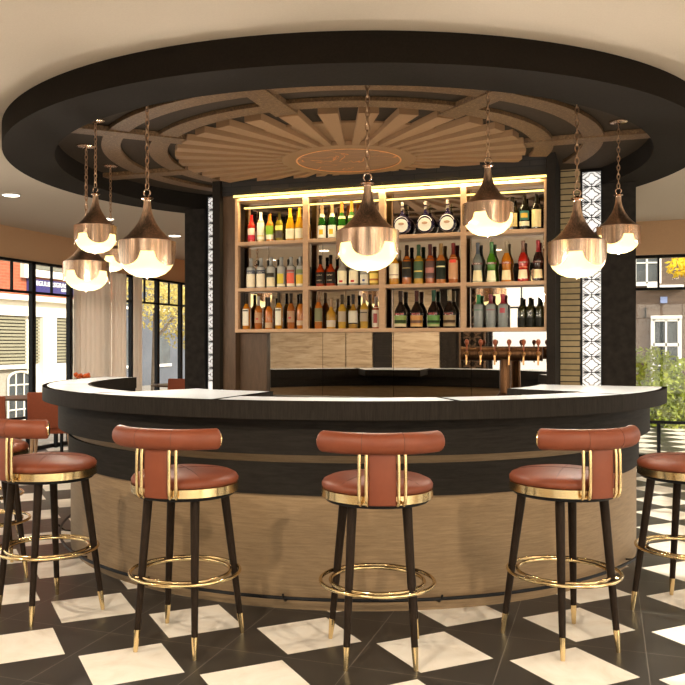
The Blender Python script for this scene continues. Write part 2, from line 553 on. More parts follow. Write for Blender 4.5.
for x0, x1, s in ((CR0, CR1, 'right'), (CL0, CL1, 'left')):
    o = obj('column', bbox(x0, x1, 1.10, YN - .001, 0, 2.684, .003), M['column'])
    tag(o, 'broad charcoal column carrying the ceiling ring %s of the white lattice' % ('right' if s == 'right' else 'left'), 'column')

# ------------------------------------------------------------------ shelving
sh = thing('bottle_shelving', 'open oak back-bar shelving with three rows of bottles', 'shelving', (0, 0, 0))
ZB = (1.478, 1.835, 2.235)    # undersides of the three boards
SX0, SX1 = -1.19, 1.424
def shelf_box(name, x0, x1, y0, y1, z0, z1):
    return obj(name, bbox(x0, x1, y0, y1, z0, z1, .002, 1), M['shelfwood'], sh)
divs = [(-1.19, -1.16), (-.561, -.514), (.102, .154), (.768, .809), (1.404, 1.424)]
for z in ZB: shelf_box('shelf', SX0, SX1, .51, YM - .002, z, z + .03)
shelf_box('top_board', SX0, SX1, .51, YM - .002, 2.62, 2.645)
for i, (a, b) in enumerate(divs):
    shelf_box('divider', a, b, .507, .56, ZB[0], 2.645)
# LED strips: one above the top board, one under it at the mirror
o = obj('light_strip', bbox(SX0, SX1, .474, .484, 2.648, 2.666, 0), M['led'], sh)
o = obj('light_strip', bbox(SX0 + .03, SX1 - .03, YM - .012, YM - .003, 2.572, 2.584, 0), M['led'], sh)
for yy, zz, en in ((.491, 2.654, 27),):
    L = bpy.data.lights.new('shelf_strip_light', 'AREA'); L.shape = 'RECTANGLE'; L.size = 2.5; L.size_y = .010; L.energy = en; L.color = (1, .75, .42)
    o = bpy.data.objects.new('shelf_strip_light', L); COL.objects.link(o); o.location = ((SX0 + SX1) / 2, yy, zz)
# mirror behind the bottles and below them, in four sheets
for i, (a, b) in enumerate(((-1.19, -.93), (-.928, -.43), (-.427, .19), (.193, .83), (.833, 1.424))):
    z0 = 1.478 if i == 0 else .905
    o = obj('mirror_sheet', bbox(a, b, YM, YM + .009, z0, 2.672, 0), M['mirror'])
    tag(o, ('bronze mirror sheet behind the leftmost bay of bottles',
            'bronze mirror sheet left of centre below the whisky shelf', 'bronze mirror sheet at the centre below the second bay',
            'bronze mirror sheet behind the cream liqueurs, left of the tap column', 'bronze mirror sheet at the right behind the beer taps')[i], 'mirror')
# low back counter that carries the shelving
t = thing('back_counter', 'dark low back counter hidden behind the front bar', 'counter', (0, 0, 0))
obj('worktop', bbox(-1.19, 1.42, .08, YM + .009, .87, .90, .003), M['darkwood'], t)
obj('cabinet_front', bbox(-1.19, 1.42, .12, YM + .009, 0, .87, .003), M['darkband'], t)

# ------------------------------------------------------------------ ceiling ring and sunburst
RO, RI, ZR = 2.487, 2.149, 2.685
bm = B(); sector(bm, RI, RO, ZR, ZC - .001, seg=180)
o = obj('ceiling_ring', bm, M['ring'], smooth=True)
tag(o, 'huge black ring hanging from the ceiling above the round bar', 'ceiling ring')

sb = thing('ceiling_sunburst', 'tan sunburst relief with round medallion inside the black ceiling ring', 'ceiling relief', (0, 0, ZC))
def in_core(x, y): return y > .488 and -1.40 < x < 1.505
bm = B(); sector(bm, .02, RI - .002, -.008, -.002, seg=120)
obj('backing_disc', bm, M['recess'], sb)
def clip(bm):
    # keep what lies in front of the shelving core
    g = list(bm.verts) + list(bm.edges) + list(bm.faces)
    r = bmesh.ops.bisect_plane(bm, geom=g, plane_co=(0, .488, 0), plane_no=(0, 1, 0), clear_outer=True)
    es = [e for e in r['geom_cut'] if isinstance(e, bmesh.types.BMEdge)]
    if es: bmesh.ops.holes_fill(bm, edges=es)
NR = 33
for i in range(NR * 2):
    long_ = i % 2 == 0
    a = -PI / 2 - R(20) + R(20) + R(2.45) + R(20) + 0 + i * PI / NR      # measured in the world frame, turned to the room frame
    hw = PI / NR / 2 * 1.0
    r1, zb = (1.31, -.056) if long_ else (.985, -.026)
    p = []
    for r in (.46, r1):
        p.append((r * math.cos(a - hw), r * math.sin(a - hw)))
        p.append((r * math.cos(a + hw), r * math.sin(a + hw)))
    if min(q[1] for q in p) > .48: continue
    bm = B(); prism(bm, [p[0], p[2], p[3], p[1]], zb, -.012)
    if max(q[1] for q in p) > .48: clip(bm)
    if len(bm.faces) < 4: bm.free(); continue
    obj('ray', bm, M['sun'], sb)
bm = B(); sector(bm, .40, .51, -.058, -.012, seg=72); clip(bm)
obj('medallion_rim', bm, M['sun'], sb, smooth=True)
bm = B(); sector(bm, .39, .402, -.060, -.012, seg=72)
obj('medallion_line', bm, M['medalline'], sb, smooth=True)
bm = B(); lathe(bm, [(0, -.056), (.39, -.056), (.39, -.012), (0, -.012)], 64)
obj('medallion', bm, M['medal'], sb)
def arc_band(r0, r1, zb):
    bm = B(); n = 180
    run = []
    for i in range(n + 1):
        a = 2 * PI * i / n
        pts = [(r * math.cos(a), r * math.sin(a)) for r in (r0, r1)]
        ok = not any(in_core(*p) or p[1] > 1.24 for p in pts)
        if ok: run.append(a)
        if (not ok or i == n) and len(run) > 1:
            sector(bm, r0, r1, zb, -.012, run[0], run[-1], len(run) - 1); run = []
        elif not ok: run = []
    return bm
obj('cork_arc', arc_band(1.70, 1.835, -.036), M['cork'], sb, smooth=True)
obj('cork_arc', arc_band(1.365, 1.50, -.036), M['cork'], sb, smooth=True)
for k_ in range(-4, 1):
    a = k_ * PI / 4
    Mx = Matrix.Rotation(a, 4, 'Z')
    bm = B(); box(bm, 1.29, RI - .004, -.075, .075, -.046, -.012, M=Mx)
    obj('beam', bm, M['cork'], sb)

# ------------------------------------------------------------------ recessed ceiling lamps
DL = [(-3.62, y, 'c') for y in (-5.96, -4.33, -2.70, -1.07, .562, 2.208, 3.82, 5.45)]
names_dl = {.562: 'round downlight in the beige ceiling at the left edge of the view',
            2.208: 'round downlight in the ceiling behind the leftmost hanging lamps',
            3.82: 'round downlight in the ceiling beside the left charcoal column, farthest back'}
for y in (-5.96, -4.33, -2.70, -1.07, .562, 2.208, 3.82): DL.append((3.9, y, 'c'))
for x, y in ((-2.3, -4.9), (.25, -5.7), (3.3, -4.7)): DL.append((x, y, 's'))
DL.append((-1.0, -7.2, 'c')); DL.append((1.9, -7.2, 'c'))
LAMPS = []
first = None
def downlight(x, y, label):
    t = thing('downlight', label, 'downlight', (x, y, ZC), group='recessed ceiling downlights')
    bm = B(); sector(bm, .078, .090, -.006, -.0005, seg=28); obj('trim_ring', bm, M['white'], t, smooth=True)
    bm = B(); lathe(bm, [(0, -.004), (.078, -.004), (.078, -.0005), (0, -.0005)], 28); obj('lens', bm, M['dl'], t)
    return t
for x, y, _ in DL:
    lab = names_dl.get(y) if x == -3.62 else None
    if not lab:
        lab = 'round downlight in the beige ceiling away from the bar'
    downlight(x, y, lab)
    L = bpy.data.lights.new('downlight_beam', 'SPOT'); L.energy = 330 if _ == 's' else 48; L.color = (1, .83, .63); L.spot_size = R(164 if _ == 's' else 125); L.spot_blend = .3 if _ == 's' else .8; L.shadow_soft_size = .05
    o = bpy.data.objects.new('downlight_beam', L); COL.objects.link(o); o.location = (x, y, ZC - .03); LAMPS.append(o)

# ------------------------------------------------------------------ bar counter
bar = thing('bar_counter', 'large round bar counter with charcoal edge, white top and oak base', 'bar counter', (0, 0, 0))
A0, A1 = R(-182), R(-1.3)
RC = 2.23
bm = B(); sector(bm, 1.905, RC, 1.004, 1.0965, A0, A1, 140)
sector(bm, 1.44, 1.91, 1.030, 1.0963, R(-115), R(-91.3), 18)
sector(bm, 1.40, 1.91, 1.030, 1.0963, R(-26.5), A1, 18)
obj('countertop', bm, M['darkwood'], bar, smooth=True)
segs = [(-181.4, -147.1, 1.925), (-146.1, -115.6, 1.925), (-114.7, -91.8, 1.455), (-90.8, -58.95, 1.925), (-58.05, -28.9, 1.925), (-28.0, -1.9, None)]
for a, b, r0 in segs:
    bm = B()
    if r0 is None:
        sector(bm, 1.92, RC - .032, 1.090, 1.0971, R(a), R(b), 24)
        sector(bm, 1.415, 1.9195, 1.090, 1.0971, R(-26.1), R(b), 20)
    else:
        sector(bm, r0, RC - .032, 1.090, 1.0971, R(a), R(b), 26)
    obj('top_inlay', bm, M['white'], bar, smooth=True)
def matte(name, col):
    m = bpy.data.materials.new(name); m.use_nodes = True; nt = m.node_tree
    nt.nodes.remove(nt.nodes['Principled BSDF'])
    d_ = nt.nodes.new('ShaderNodeBsdfDiffuse')
    nt.links.new(ramp(nt, noise(nt, coords(nt), 40, 3), [(.3, tuple(c * .8 for c in col)), (.7, col)]), d_.inputs[0])
    nt.links.new(d_.outputs[0], nt.nodes['Material Output'].inputs[0])
    return m
M['joint'] = matte('matte_black_joint', (.012, .010, .009))
for a, r0 in ((-146.6, 1.91), (-115.15, 1.91), (-91.3, 1.45), (-58.5, 1.91), (-28.45, 1.91)):
    bm = B(); sector(bm, r0, RC - .0335, 1.0962, 1.0974, R(a - .44), R(a + .44), 2); obj('top_joint', bm, M['joint'], bar)
bm = B(); sector(bm, RC - .0315, RC - .001, 1.0962, 1.0974, A0, A1, 140); obj('top_rim', bm, M['joint'], bar)
bm = B(); sector(bm, 2.00, 2.126, .814, 1.004, A0, A1, 140); obj('upper_band', bm, M['darkband'], bar, smooth=True)
bm = B(); sector(bm, 1.98, 2.040, .764, .814, A0, A1, 140); obj('shadow_gap', bm, M['oak'], bar, smooth=True)
bm = B(); sector(bm, 1.98, 2.058, .596, .764, A0, A1, 140); obj('lower_band', bm, M['darkband'], bar, smooth=True)
bm = B(); sector(bm, 1.97, 2.042, 0, .596, A0, A1, 140); obj('base_panel', bm, M['oak'], bar, smooth=True)
bm = B(); sector(bm, 1.915, 1.968, .90, 1.004, A0, A1, 120); obj('inner_apron', bm, M['darkband'], bar, smooth=True)
bm = B(); sector(bm, 1.93, 1.968, 0, .90, A0, A1, 120); obj('inner_panel', bm, M['oak'], bar, smooth=True)
t = thing('foot_rail', 'thin black foot rail circling the oak base of the bar', 'foot rail', (0, 0, 0))
bm = B(); tube(bm, arcpts(2.115, A0, A1, 150, .078), .0095, 8); obj('rail', bm, M['black'], t, smooth=True)
for a in (-170, -148, -126, -104, -82, -60, -38, -16):
    c, s = math.cos(R(a)), math.sin(R(a))
    bm = B(); tube(bm, [(2.044 * c, 2.044 * s, .05), (2.085 * c, 2.085 * s, .055), (2.118 * c, 2.118 * s, .078), (2.13 * c, 2.13 * s, .10)], .006, 6)
    obj('bracket', bm, M['black'], t, smooth=True)

# ------------------------------------------------------------------ beer tap tower
TY = .27
t = thing('beer_tower', 'antique brass beer tap tower with a row of taps on the back counter', 'beer tap tower', (1.14, TY, .90))
bm = B(); tube(bm, [(-.315, 0, .407), (.262, 0, .407)], .052, 24)
obj('pipe', bm, M['tapbrass'], t, smooth=True)
for x in (-.323, .262):
    bm = B(); tube(bm, [(x, 0, .407), (x + .008, 0, .407)], .055, 24); obj('end_cap', bm, M['tapbrass'], t, smooth=True)
bm = B(); lathe(bm, [(.062, 0), (.062, .10), (.050, .11), (.042, .12), (.040, .365), (.044, .37)], 24)
obj('column', bm, M['tapbrass'], t, smooth=True)
M['taphandle'] = wood('tap_handle_wood', (.16, .04, .015), (.26, .07, .03), 20, (1, 1, 4), .3)
M['brassbright'] = simple('worn_brass', (.45, .24, .10), .3, 1)
for i in range(6):
    x = -.272 + i * .1035
    q = B(); tube(q, [(x, -.04, .41), (x, -.085, .41)], .010, 10)
    lathe(q, [(0, -.020), (.015, -.013), (.020, 0), (.015, .013), (0, .020)], 12, (x, -.088, .41))
    tube(q, [(x, -.088, .405), (x, -.095, .37), (x, -.10, .325)], .008, 8, rad=[.009, .008, .006])
    f = obj('tap', q, M['brassbright'], t, smooth=True)
    h = B(); lathe(h, [(.004, 0), (.006, .02), (.005, .04), (.010, .050), (.017, .064), (.017, .076), (.010, .088), (0, .091)], 12, (x, -.086, .425))
    obj('tap_handle', h, M['taphandle'], f, smooth=True)

# ------------------------------------------------------------------ bar stools
def make_stool():
    t = thing('bar_stool', 'x', 'bar stool')
    s = lathe(B(), [(0, .752), (.238, .746), (.246, .752), (.247, .766), (.238, .780), (.21, .793), (.15, .803), (.08, .808), (0, .810)], 48)
    seat = obj('seat', s, M['leather'], t, smooth='all')
    sm = B()
    def zt(r):
        P_ = [(0, .810), (.08, .808), (.15, .803), (.21, .793), (.238, .780), (.247, .766)]
        for (a, za), (b, zb) in zip(P_, P_[1:]):
            if r <= b: return za + (zb - za) * (r - a) / (b - a)
        return .766
    for k_ in range(4):
        a = PI / 4 + k_ * PI / 2
        sm = B(); tube(sm, [(r * math.cos(a), r * math.sin(a), zt(r) + .0004) for r in (.0, .05, .10, .15, .19, .22, .24)], .0014, 5)
        obj('seam', sm, M['seam'], seat)
    obj('seat_band', lathe(B(), [(.236, .708), (.2475, .708), (.2475, .745), (.236, .748)], 48), M['gold'], t, smooth=True)
    obj('seat_base', lathe(B(), [(0, .690), (.226, .690), (.234, .698), (.235, .709), (0, .709)], 40), M['black'], t, smooth=True)
    # roll of the backrest; the back of the stool is -y
    rr, hz, zc = .33, .046, .969
    am = R(49); y0 = rr - .273
    pts, rad = [], []
    n = 26
    for i in range(n + 1):
        a = -PI / 2 - am + 2 * am * i / n
        pts.append((rr * math.cos(a), rr * math.sin(a) + y0, zc))
        rad.append(hz)
    bm = B(); tube(bm, pts, hz, 20, rad=[q_ * .84 for q_ in rad], flat=1 / .84)
    edges = [e for e in bm.edges if len(e.link_faces) == 2 and any(len(f.verts) > 4 for f in e.link_faces)]
    bmesh.ops.bevel(bm, geom=edges, offset=.012, segments=4, profile=.5, affect='EDGES')
    roll = obj('backrest', bm, M['leather'], t, smooth=True)
    for a in (-PI / 2 - R(14), -PI / 2 + R(14)):
        c = Vector((rr * math.cos(a), rr * math.sin(a) + y0, zc)); u = Vector((math.cos(a), math.sin(a), 0))
        sm = B(); tube(sm, [c + u * (hz * .845 * math.cos(q)) * 1.0 + Vector((0, 0, hz * 1.003 * math.sin(q))) for q in [2 * PI * j / 24 for j in range(24)]], .0012, 4, closed=True)
        obj('seam', sm, M['seam'], roll)
    for s_ in (-1, 1):
        a = -PI / 2 + s_ * am
        c = Vector((rr * math.cos(a), rr * math.sin(a) + y0, zc)); d = Vector((-math.sin(a), math.cos(a), 0)) * s_
        q = B(); tube(q, [c + d * -.002, c + d * .004], .028, 20, flat=1.18); obj('end_cap', q, M['gold'], t, smooth=True)
    # leather pad between roll and band
    bm = B(); nn = 8; rows = []
    hw = R(12.4)
    for i in range(nn + 1):
        a = -PI / 2 - hw + 2 * hw * i / nn
        rows.append([bm.verts.new((r * math.cos(a), r * math.sin(a), z)) for r, z in ((.252, .711), (.276, .711), (.276, .94), (.252, .94))])
    for p, q in zip(rows, rows[1:]):
        for j in range(4): bm.faces.new([p[j], p[(j + 1) % 4], q[(j + 1) % 4], q[j]])
    bm.faces.new(rows[0]); bm.faces.new(rows[-1])
    bmesh.ops.recalc_face_normals(bm, faces=bm.faces)
    bmesh.ops.bevel(bm, geom=[e for e in bm.edges if e.calc_face_angle(0) > .9], offset=.006, segments=3, profile=.5, affect='EDGES')
    obj('back_pad', bm, M['leather'], t, smooth=True)
    for a in (-20.0, -13.9, 13.9, 20.0):
        a = -PI / 2 + R(a); c, s_ = math.cos(a), math.sin(a)
        q = B(); tube(q, [(r * c, r * s_, z) for r, z in ((.255, .719), (.268, .713), (.277, .721), (.281, .75), (.282, .82), (.280, .90), (.274, .94))], .0075, 10)
        obj('back_bar', q, M['gold'], t, smooth=True)
    # legs: near pair stands closer together than the far pair
    for sx, top, foot in ((-1, (.118, -.130), (.1485, -.192)), (1, (.118, -.130), (.1485, -.192)), (-1, (.140, .125), (.2035, .194)), (1, (.140, .125), (.2035, .194))):
        T = Vector((sx * top[0], top[1], .692)); F = Vector((sx * foot[0], foot[1], 0))
        def P(z): return F + (T - F) * (z / .692)
        q = B(); tube(q, [P(.098), P(.4), P(.692)], .02, 14, rad=[.0145, .0185, .0215])
        leg = obj('leg', q, M['legwood'], t, smooth=True)
        q = B(); tube(q, [P(0.0), P(.05), P(.099)], .01, 14, rad=[.0098, .0125, .0153])
        obj('foot_tip', q, M['gold'], leg, smooth=True)
    for r in (.253, .208):
        q = B(); tube(q, arcpts(r, 0, 2 * PI, 48, .33)[:-1], .0085, 10, closed=True)
        obj('foot_ring', q, M['gold'], t, smooth=True)
    for (sx, x, y) in ((-1, .133, -.162), (1, .133, -.162), (-1, .171, .158), (1, .171, .158)):
        u = Vector((sx * x, y, 0)).normalized()
        q = B(); tube(q, [u * .205 + Vector((0, 0, .33)), u * .256 + Vector((0, 0, .33))], .006, 8)
        obj('ring_clip', q, M['gold'], t, smooth=True)
    return t
stool = make_stool()
labs = {0: 'cognac leather bar stool at the centre, its back squarely to the viewer',
        -1: 'cognac leather bar stool second in from the left, backrest turned slightly left',
        1: 'cognac leather bar stool right of the centre one, backrest turned slightly right',
        -2: 'cognac leather bar stool cut off by the left picture edge, nearest one there',
        2: 'cognac leather bar stool cut off by the right picture edge, backrest out of view',
        -3: 'cognac leather bar stool mostly hidden behind the leftmost near stool',
        -4: 'farthest bar stool at the left edge, only its brass foot ring showing'}
RS = 2.625
for i, k_ in enumerate((0, -1, 1, -2, 2, -3, -4)):
    o = stool if i == 0 else copy_tree(stool)
    a = -PI / 2 + R(20) + R(19.57) * k_ - R(.17) 
    o.location = (RS * math.cos(a), RS * math.sin(a), 0)
    o.rotation_euler = (0, 0, a + PI / 2)
    o['label'] = labs[k_]; o['group'] = 'bar stools around the counter'

# ------------------------------------------------------------------ hanging lamps
def make_pendant(chain_len, rot):
    """full-size lamp, origin at the ceiling; body hangs chain_len below"""
    t = thing('pendant_lamp', 'x', 'hanging lamp')
    zt = -chain_len          # top of the cap
    obj('canopy', lathe(B(), [(0, 0), (.070, 0), (.070, -.008), (.058, -.014), (.010, -.016), (.008, -.03), (0, -.03)], 24), M['copper'], t, smooth=True)
    q = B(); z = -.028; i = 0; LL = .040
    end = zt + .052
    n = max(1, round((z - end) / .036)); st = (z - end) / n
    for i in range(n):
        zc = z - st * (i + .5); pts = []
        for j in range(12):
            a = 2 * PI * j / 12
            dx = .0105 * math.cos(a); dz = (st * .5 + .006) * math.sin(a)
            pts.append((dx, 0, zc + dz) if i % 2 else (0, dx, zc + dz))
        tube(q, pts, .0034, 5, closed=True)
    obj('chain', q, M['chain'], t, smooth=True)
    q = B(); tube(q, [(.021 * math.cos(a), 0, zt + .030 + .021 * math.sin(a)) for a in [2 * PI * j / 20 for j in range(20)]], .0045, 8, closed=True)
    obj('loop', q, M['copper'], t, smooth=True)
    obj('cap', lathe(B(), [(0, .012), (.012, .010), (.016, .002), (.034, 0), (.036, -.004), (.030, -.010), (.022, -.014), (.020, -.024), (0, -.024)], 28, (0, 0, zt)), M['copper'], t, smooth=True)
    prof = [(.020, -.010), (.0215, -.04), (.026, -.075), (.036, -.11), (.054, -.148), (.079, -.185), (.110, -.220), (.142, -.245), (.163, -.258)]
    q = B(); lathe(q, prof + [(r - .004, z - .003) for r, z in reversed(prof)], 48, (0, 0, zt), caps=False)
    obj('shade', q, M['bronze'], t, smooth=True)
    # band with four scalloped tongues
    q = B(); n = 192; rb, zt_, H = .166, zt - .256, .147
    def low(a):
        u = ((a + PI / 4) % (PI / 2) - PI / 4) * rb         # arc distance from the middle of a tongue
        if abs(u) >= .088: return .070
        return .070 + .077 * math.sqrt(max(0, 1 - (u / .088) ** 2)) ** .9
    rows = []
    for i in range(n):
        a = 2 * PI * i / n; l = low(a)
        rows.append([q.verts.new((r * math.cos(a), r * math.sin(a), zt_ - z)) for r, z in ((rb - .004, 0), (rb, 0), (rb, l), (rb - .004, l))])
    for i in range(n):
        p, w = rows[i], rows[(i + 1) % n]
        for j in range(4): q.faces.new([p[j], p[(j + 1) % 4], w[(j + 1) % 4], w[j]])
    bd = obj('band', q, M['copper'], t, smooth=True)
    bd.rotation_euler = (0, 0, rot)
    g = [(.150, -.262), (.157, -.300), (.159, -.340), (.153, -.378), (.135, -.412), (.105, -.440), (.062, -.459), (0, -.466)]
    q = B(); lathe(q, g, 40, (0, 0, zt), caps=False)
    obj('glass_bowl', q, M['bulb'], t, smooth='all')
    obj('finial', lathe(B(), [(0, -.460), (.008, -.465), (.008, -.470), (.004, -.473), (0, -.474)], 14, (0, 0, zt)), M['copper'], t, smooth=True)
    return t
PL = [  # world angle from the front (deg, + right), big?, yaw of the scallops, label
    (0, 1, 0, 'large copper lamp hanging at the centre in front of the whisky bottles'),
    (19.8, 0, 27, 'small copper lamp hanging high in front of the right shelf bay'),
    (40.1, 1, 42, 'large copper lamp in front of the tan brick strip'),
    (60.8, 0, -18, 'small copper lamp at far right, against the right charcoal column'),
    (-39.9, 1, 45, 'large copper lamp nearest of the left cluster, beside the dark column'),
    (-59.6, 0, 8, 'small copper lamp hanging high at the left, above a lower lamp'),
    (-81.7, 1, 2, 'large copper lamp lowest and farthest left, in front of the shop sign'),
    (-101.5, 0, 42, 'small copper lamp half hidden between the other left lamps')]
for ang, big, yaw, lab in PL:
    s = 1.0 if big else .823
    drop = (ZC - .0085 - 2.233) if big else (ZC - .0085 - 2.35) / s
    a = -PI / 2 + R(20) + R(ang)
    r = 1.95
    x, y = r * math.cos(a), r * math.sin(a)
    cx, cy = 1.853, -6.04
    view = math.atan2(cy - y, cx - x)
    t = make_pendant(drop, view + R(yaw))
    t.location = (x, y, ZC - .0085); t.scale = (s, s, s)
    tag(t, lab, 'hanging lamp', 'copper lamps around the bar')
    L = bpy.data.lights.new('bulb_light', 'POINT'); L.energy = 24 * s * s; L.color = (1, .88, .74); L.shadow_soft_size = .04
    o = bpy.data.objects.new('bulb_light', L); COL.objects.link(o); o.location = (x, y, ZC - .0085 - (drop + .60) * s)

# ------------------------------------------------------------------ bottles
PROF = {
 'wine':   [(.0, 0), (.036, 0), (.038, .006), (.038, .17), (.036, .19), (.024, .215), (.0145, .235), (.0135, .29), (.015, .292), (.015, .30)],
 'whisky': [(.0, 0), (.037, 0), (.039, .006), (.039, .165), (.036, .18), (.022, .205), (.0155, .225), (.014, .262), (.016, .264), (.016, .30)],
 'squat':  [(.0, 0), (.041, 0), (.043, .006), (.043, .135), (.039, .155), (.024, .178), (.015, .20), (.0135, .262), (.016, .264), (.016, .30)],
 'vodka':  [(.0, 0), (.040, 0), (.042, .006), (.042, .195), (.039, .207), (.020, .222), (.0165, .235), (.016, .268), (.018, .27), (.018, .30)],
 'champ':  [(.0, 0), (.040, 0), (.043, .008), (.043, .115), (.040, .145), (.031, .18), (.021, .21), (.0155, .235), (.0145, .285), (.017, .287), (.017, .30)],
 'cone':   [(.0, 0), (.040, 0), (.042, .006), (.037, .06), (.032, .10), (.036, .13), (.038, .155), (.033, .18), (.021, .205), (.0145, .23), (.0135, .27), (.015, .272), (.015, .30)],
 'cream':  [(.0, 0), (.047, 0), (.050, .008), (.051, .115), (.047, .142), (.034, .170), (.021, .192), (.016, .21), (.016, .25), (.018, .252), (.018, .30)],
}
def radius_at(prof, z):
    for (ra, za), (rb, zb) in zip(prof, prof[1:]):
        if za <= z <= zb and zb > za: return ra + (rb - ra) * (z - za) / (zb - za)
    return prof[-1][0]
MC = {}
def cm(col, rough=.5, metal=0, kind='s', tr=.45):
    key = (col, rough, metal, kind, tr)
    if key not in MC:
        nm = {'s': 'label_paper', 'l': 'bottle_glass', 'm': 'foil'}[kind]
        c = hexc(col)
        MC[key] = liquid(nm, c, tr) if kind == 'l' else simple(nm, c, rough, metal, scale=40, var=.06)
    return MC[key]
def band_patch(bm, prof, z0, z1, half, H, off=.0008, a_c=0.0, shape=None, n=12):
    """a patch of paper following the bottle; half = half width as an angle; facing -y"""
    zs = [z0 + (z1 - z0) * i / 6 for i in range(7)]
    rows = []
    for z in zs:
        row = []
        r = radius_at(prof, z) + off
        h = half * (shape((z - z0) / (z1 - z0)) if shape else 1)
        for j in range(n + 1):
            a = -PI / 2 + a_c - h + 2 * h * j / n
            row.append(bm.verts.new((r * math.cos(a), r * math.sin(a), z * H)))
        rows.append(row)
    for p, q in zip(rows, rows[1:]):
        for j in range(n): bm.faces.new([p[j], p[j + 1], q[j + 1], q[j]])
def wrap_text(txt, size, zc, r, mat, parent, name='lettering', arch=0.0, align='CENTER', width=None):
    cu = bpy.data.curves.new('lettering', 'FONT'); cu.body = txt; cu.size = size; cu.align_x = align; cu.align_y = 'CENTER'; cu.extrude = .0002
    to = bpy.data.objects.new('tmp', cu); COL.objects.link(to)
    dg = bpy.context.evaluated_depsgraph_get(); dg.update()
    me = bpy.data.meshes.new_from_object(to.evaluated_get(dg))
    bpy.data.objects.remove(to, do_unlink=True)
    if width:
        xs = [v.co.x for v in me.vertices]; w = max(xs) - min(xs)
        kx = width / w if w else 1
    else: kx = 1
    for v in me.vertices:
        x, y, z = v.co; x *= kx
        a = -PI / 2 + x / r
        rr = r + z
        v.co = (rr * math.cos(a), rr * math.sin(a), zc + y - arch * x * x / .02)
    me.materials.clear(); me.materials.append(mat); me.name = 'lettering'
    o = bpy.data.objects.new(name, me); link(o, parent)
    return o
def bottle(u, row, H, kind, glass, cap, labels, desc, tr=.45, caph=.085, text=(), neck=None, fat=1.0, flatlabel=False):
    zb = {0: ZB[0] + .03, 1: ZB[1] + .03, 2: ZB[2] + .03}[row]
    x, _ = col_x(u)
    prof0 = PROF[kind]; s = H / .30
    prof = [(r * fat, z * s) for r, z in prof0]
    t = thing('bottle', desc, 'bottle', (x, YBT, zb), group='bottles on the back-bar shelves')
    ztop = prof[-1][1]; zc0 = ztop - caph * s * 1.0
    body = [(r, z) for r, z in prof if z < zc0] + [(radius_at(prof, zc0), zc0)]
    obj('glass_body', lathe(B(), body + [(0, zc0)], 22), cm(glass, kind='l', tr=tr), t, smooth=True)
    rc = radius_at(prof, zc0) + .0008
    capp = [(rc, zc0 - .002)] + [(r + .0008, z) for r, z in prof if z > zc0 and z < ztop - 1e-4] + [(prof[-1][0] + .0004, ztop - .002), (prof[-1][0] - .002, ztop), (0, ztop)]
    obj('bottle_cap', lathe(B(), [(0, zc0 - .002)] + capp, 18), cm(cap, .35, .2), t, smooth=True)
    for z0, z1, half, c in labels:
        bm = B(); band_patch(bm, prof, z0 * s, z1 * s, R(half), 1.0, off=.0009 + .0004 * (labels.index((z0, z1, half, c))))
        obj('paper_label', bm, cm(c, .5), t, smooth=True, recalc=False)
    for txt, size, z, c, w in text:
        r = radius_at(prof, z * s) + .0024
        wrap_text(txt, size, z * s, r, cm(c, .5), t, width=w)
    return t
def pos(i): return ('first', 'second', 'third', 'fourth', 'fifth', 'sixth')[i]
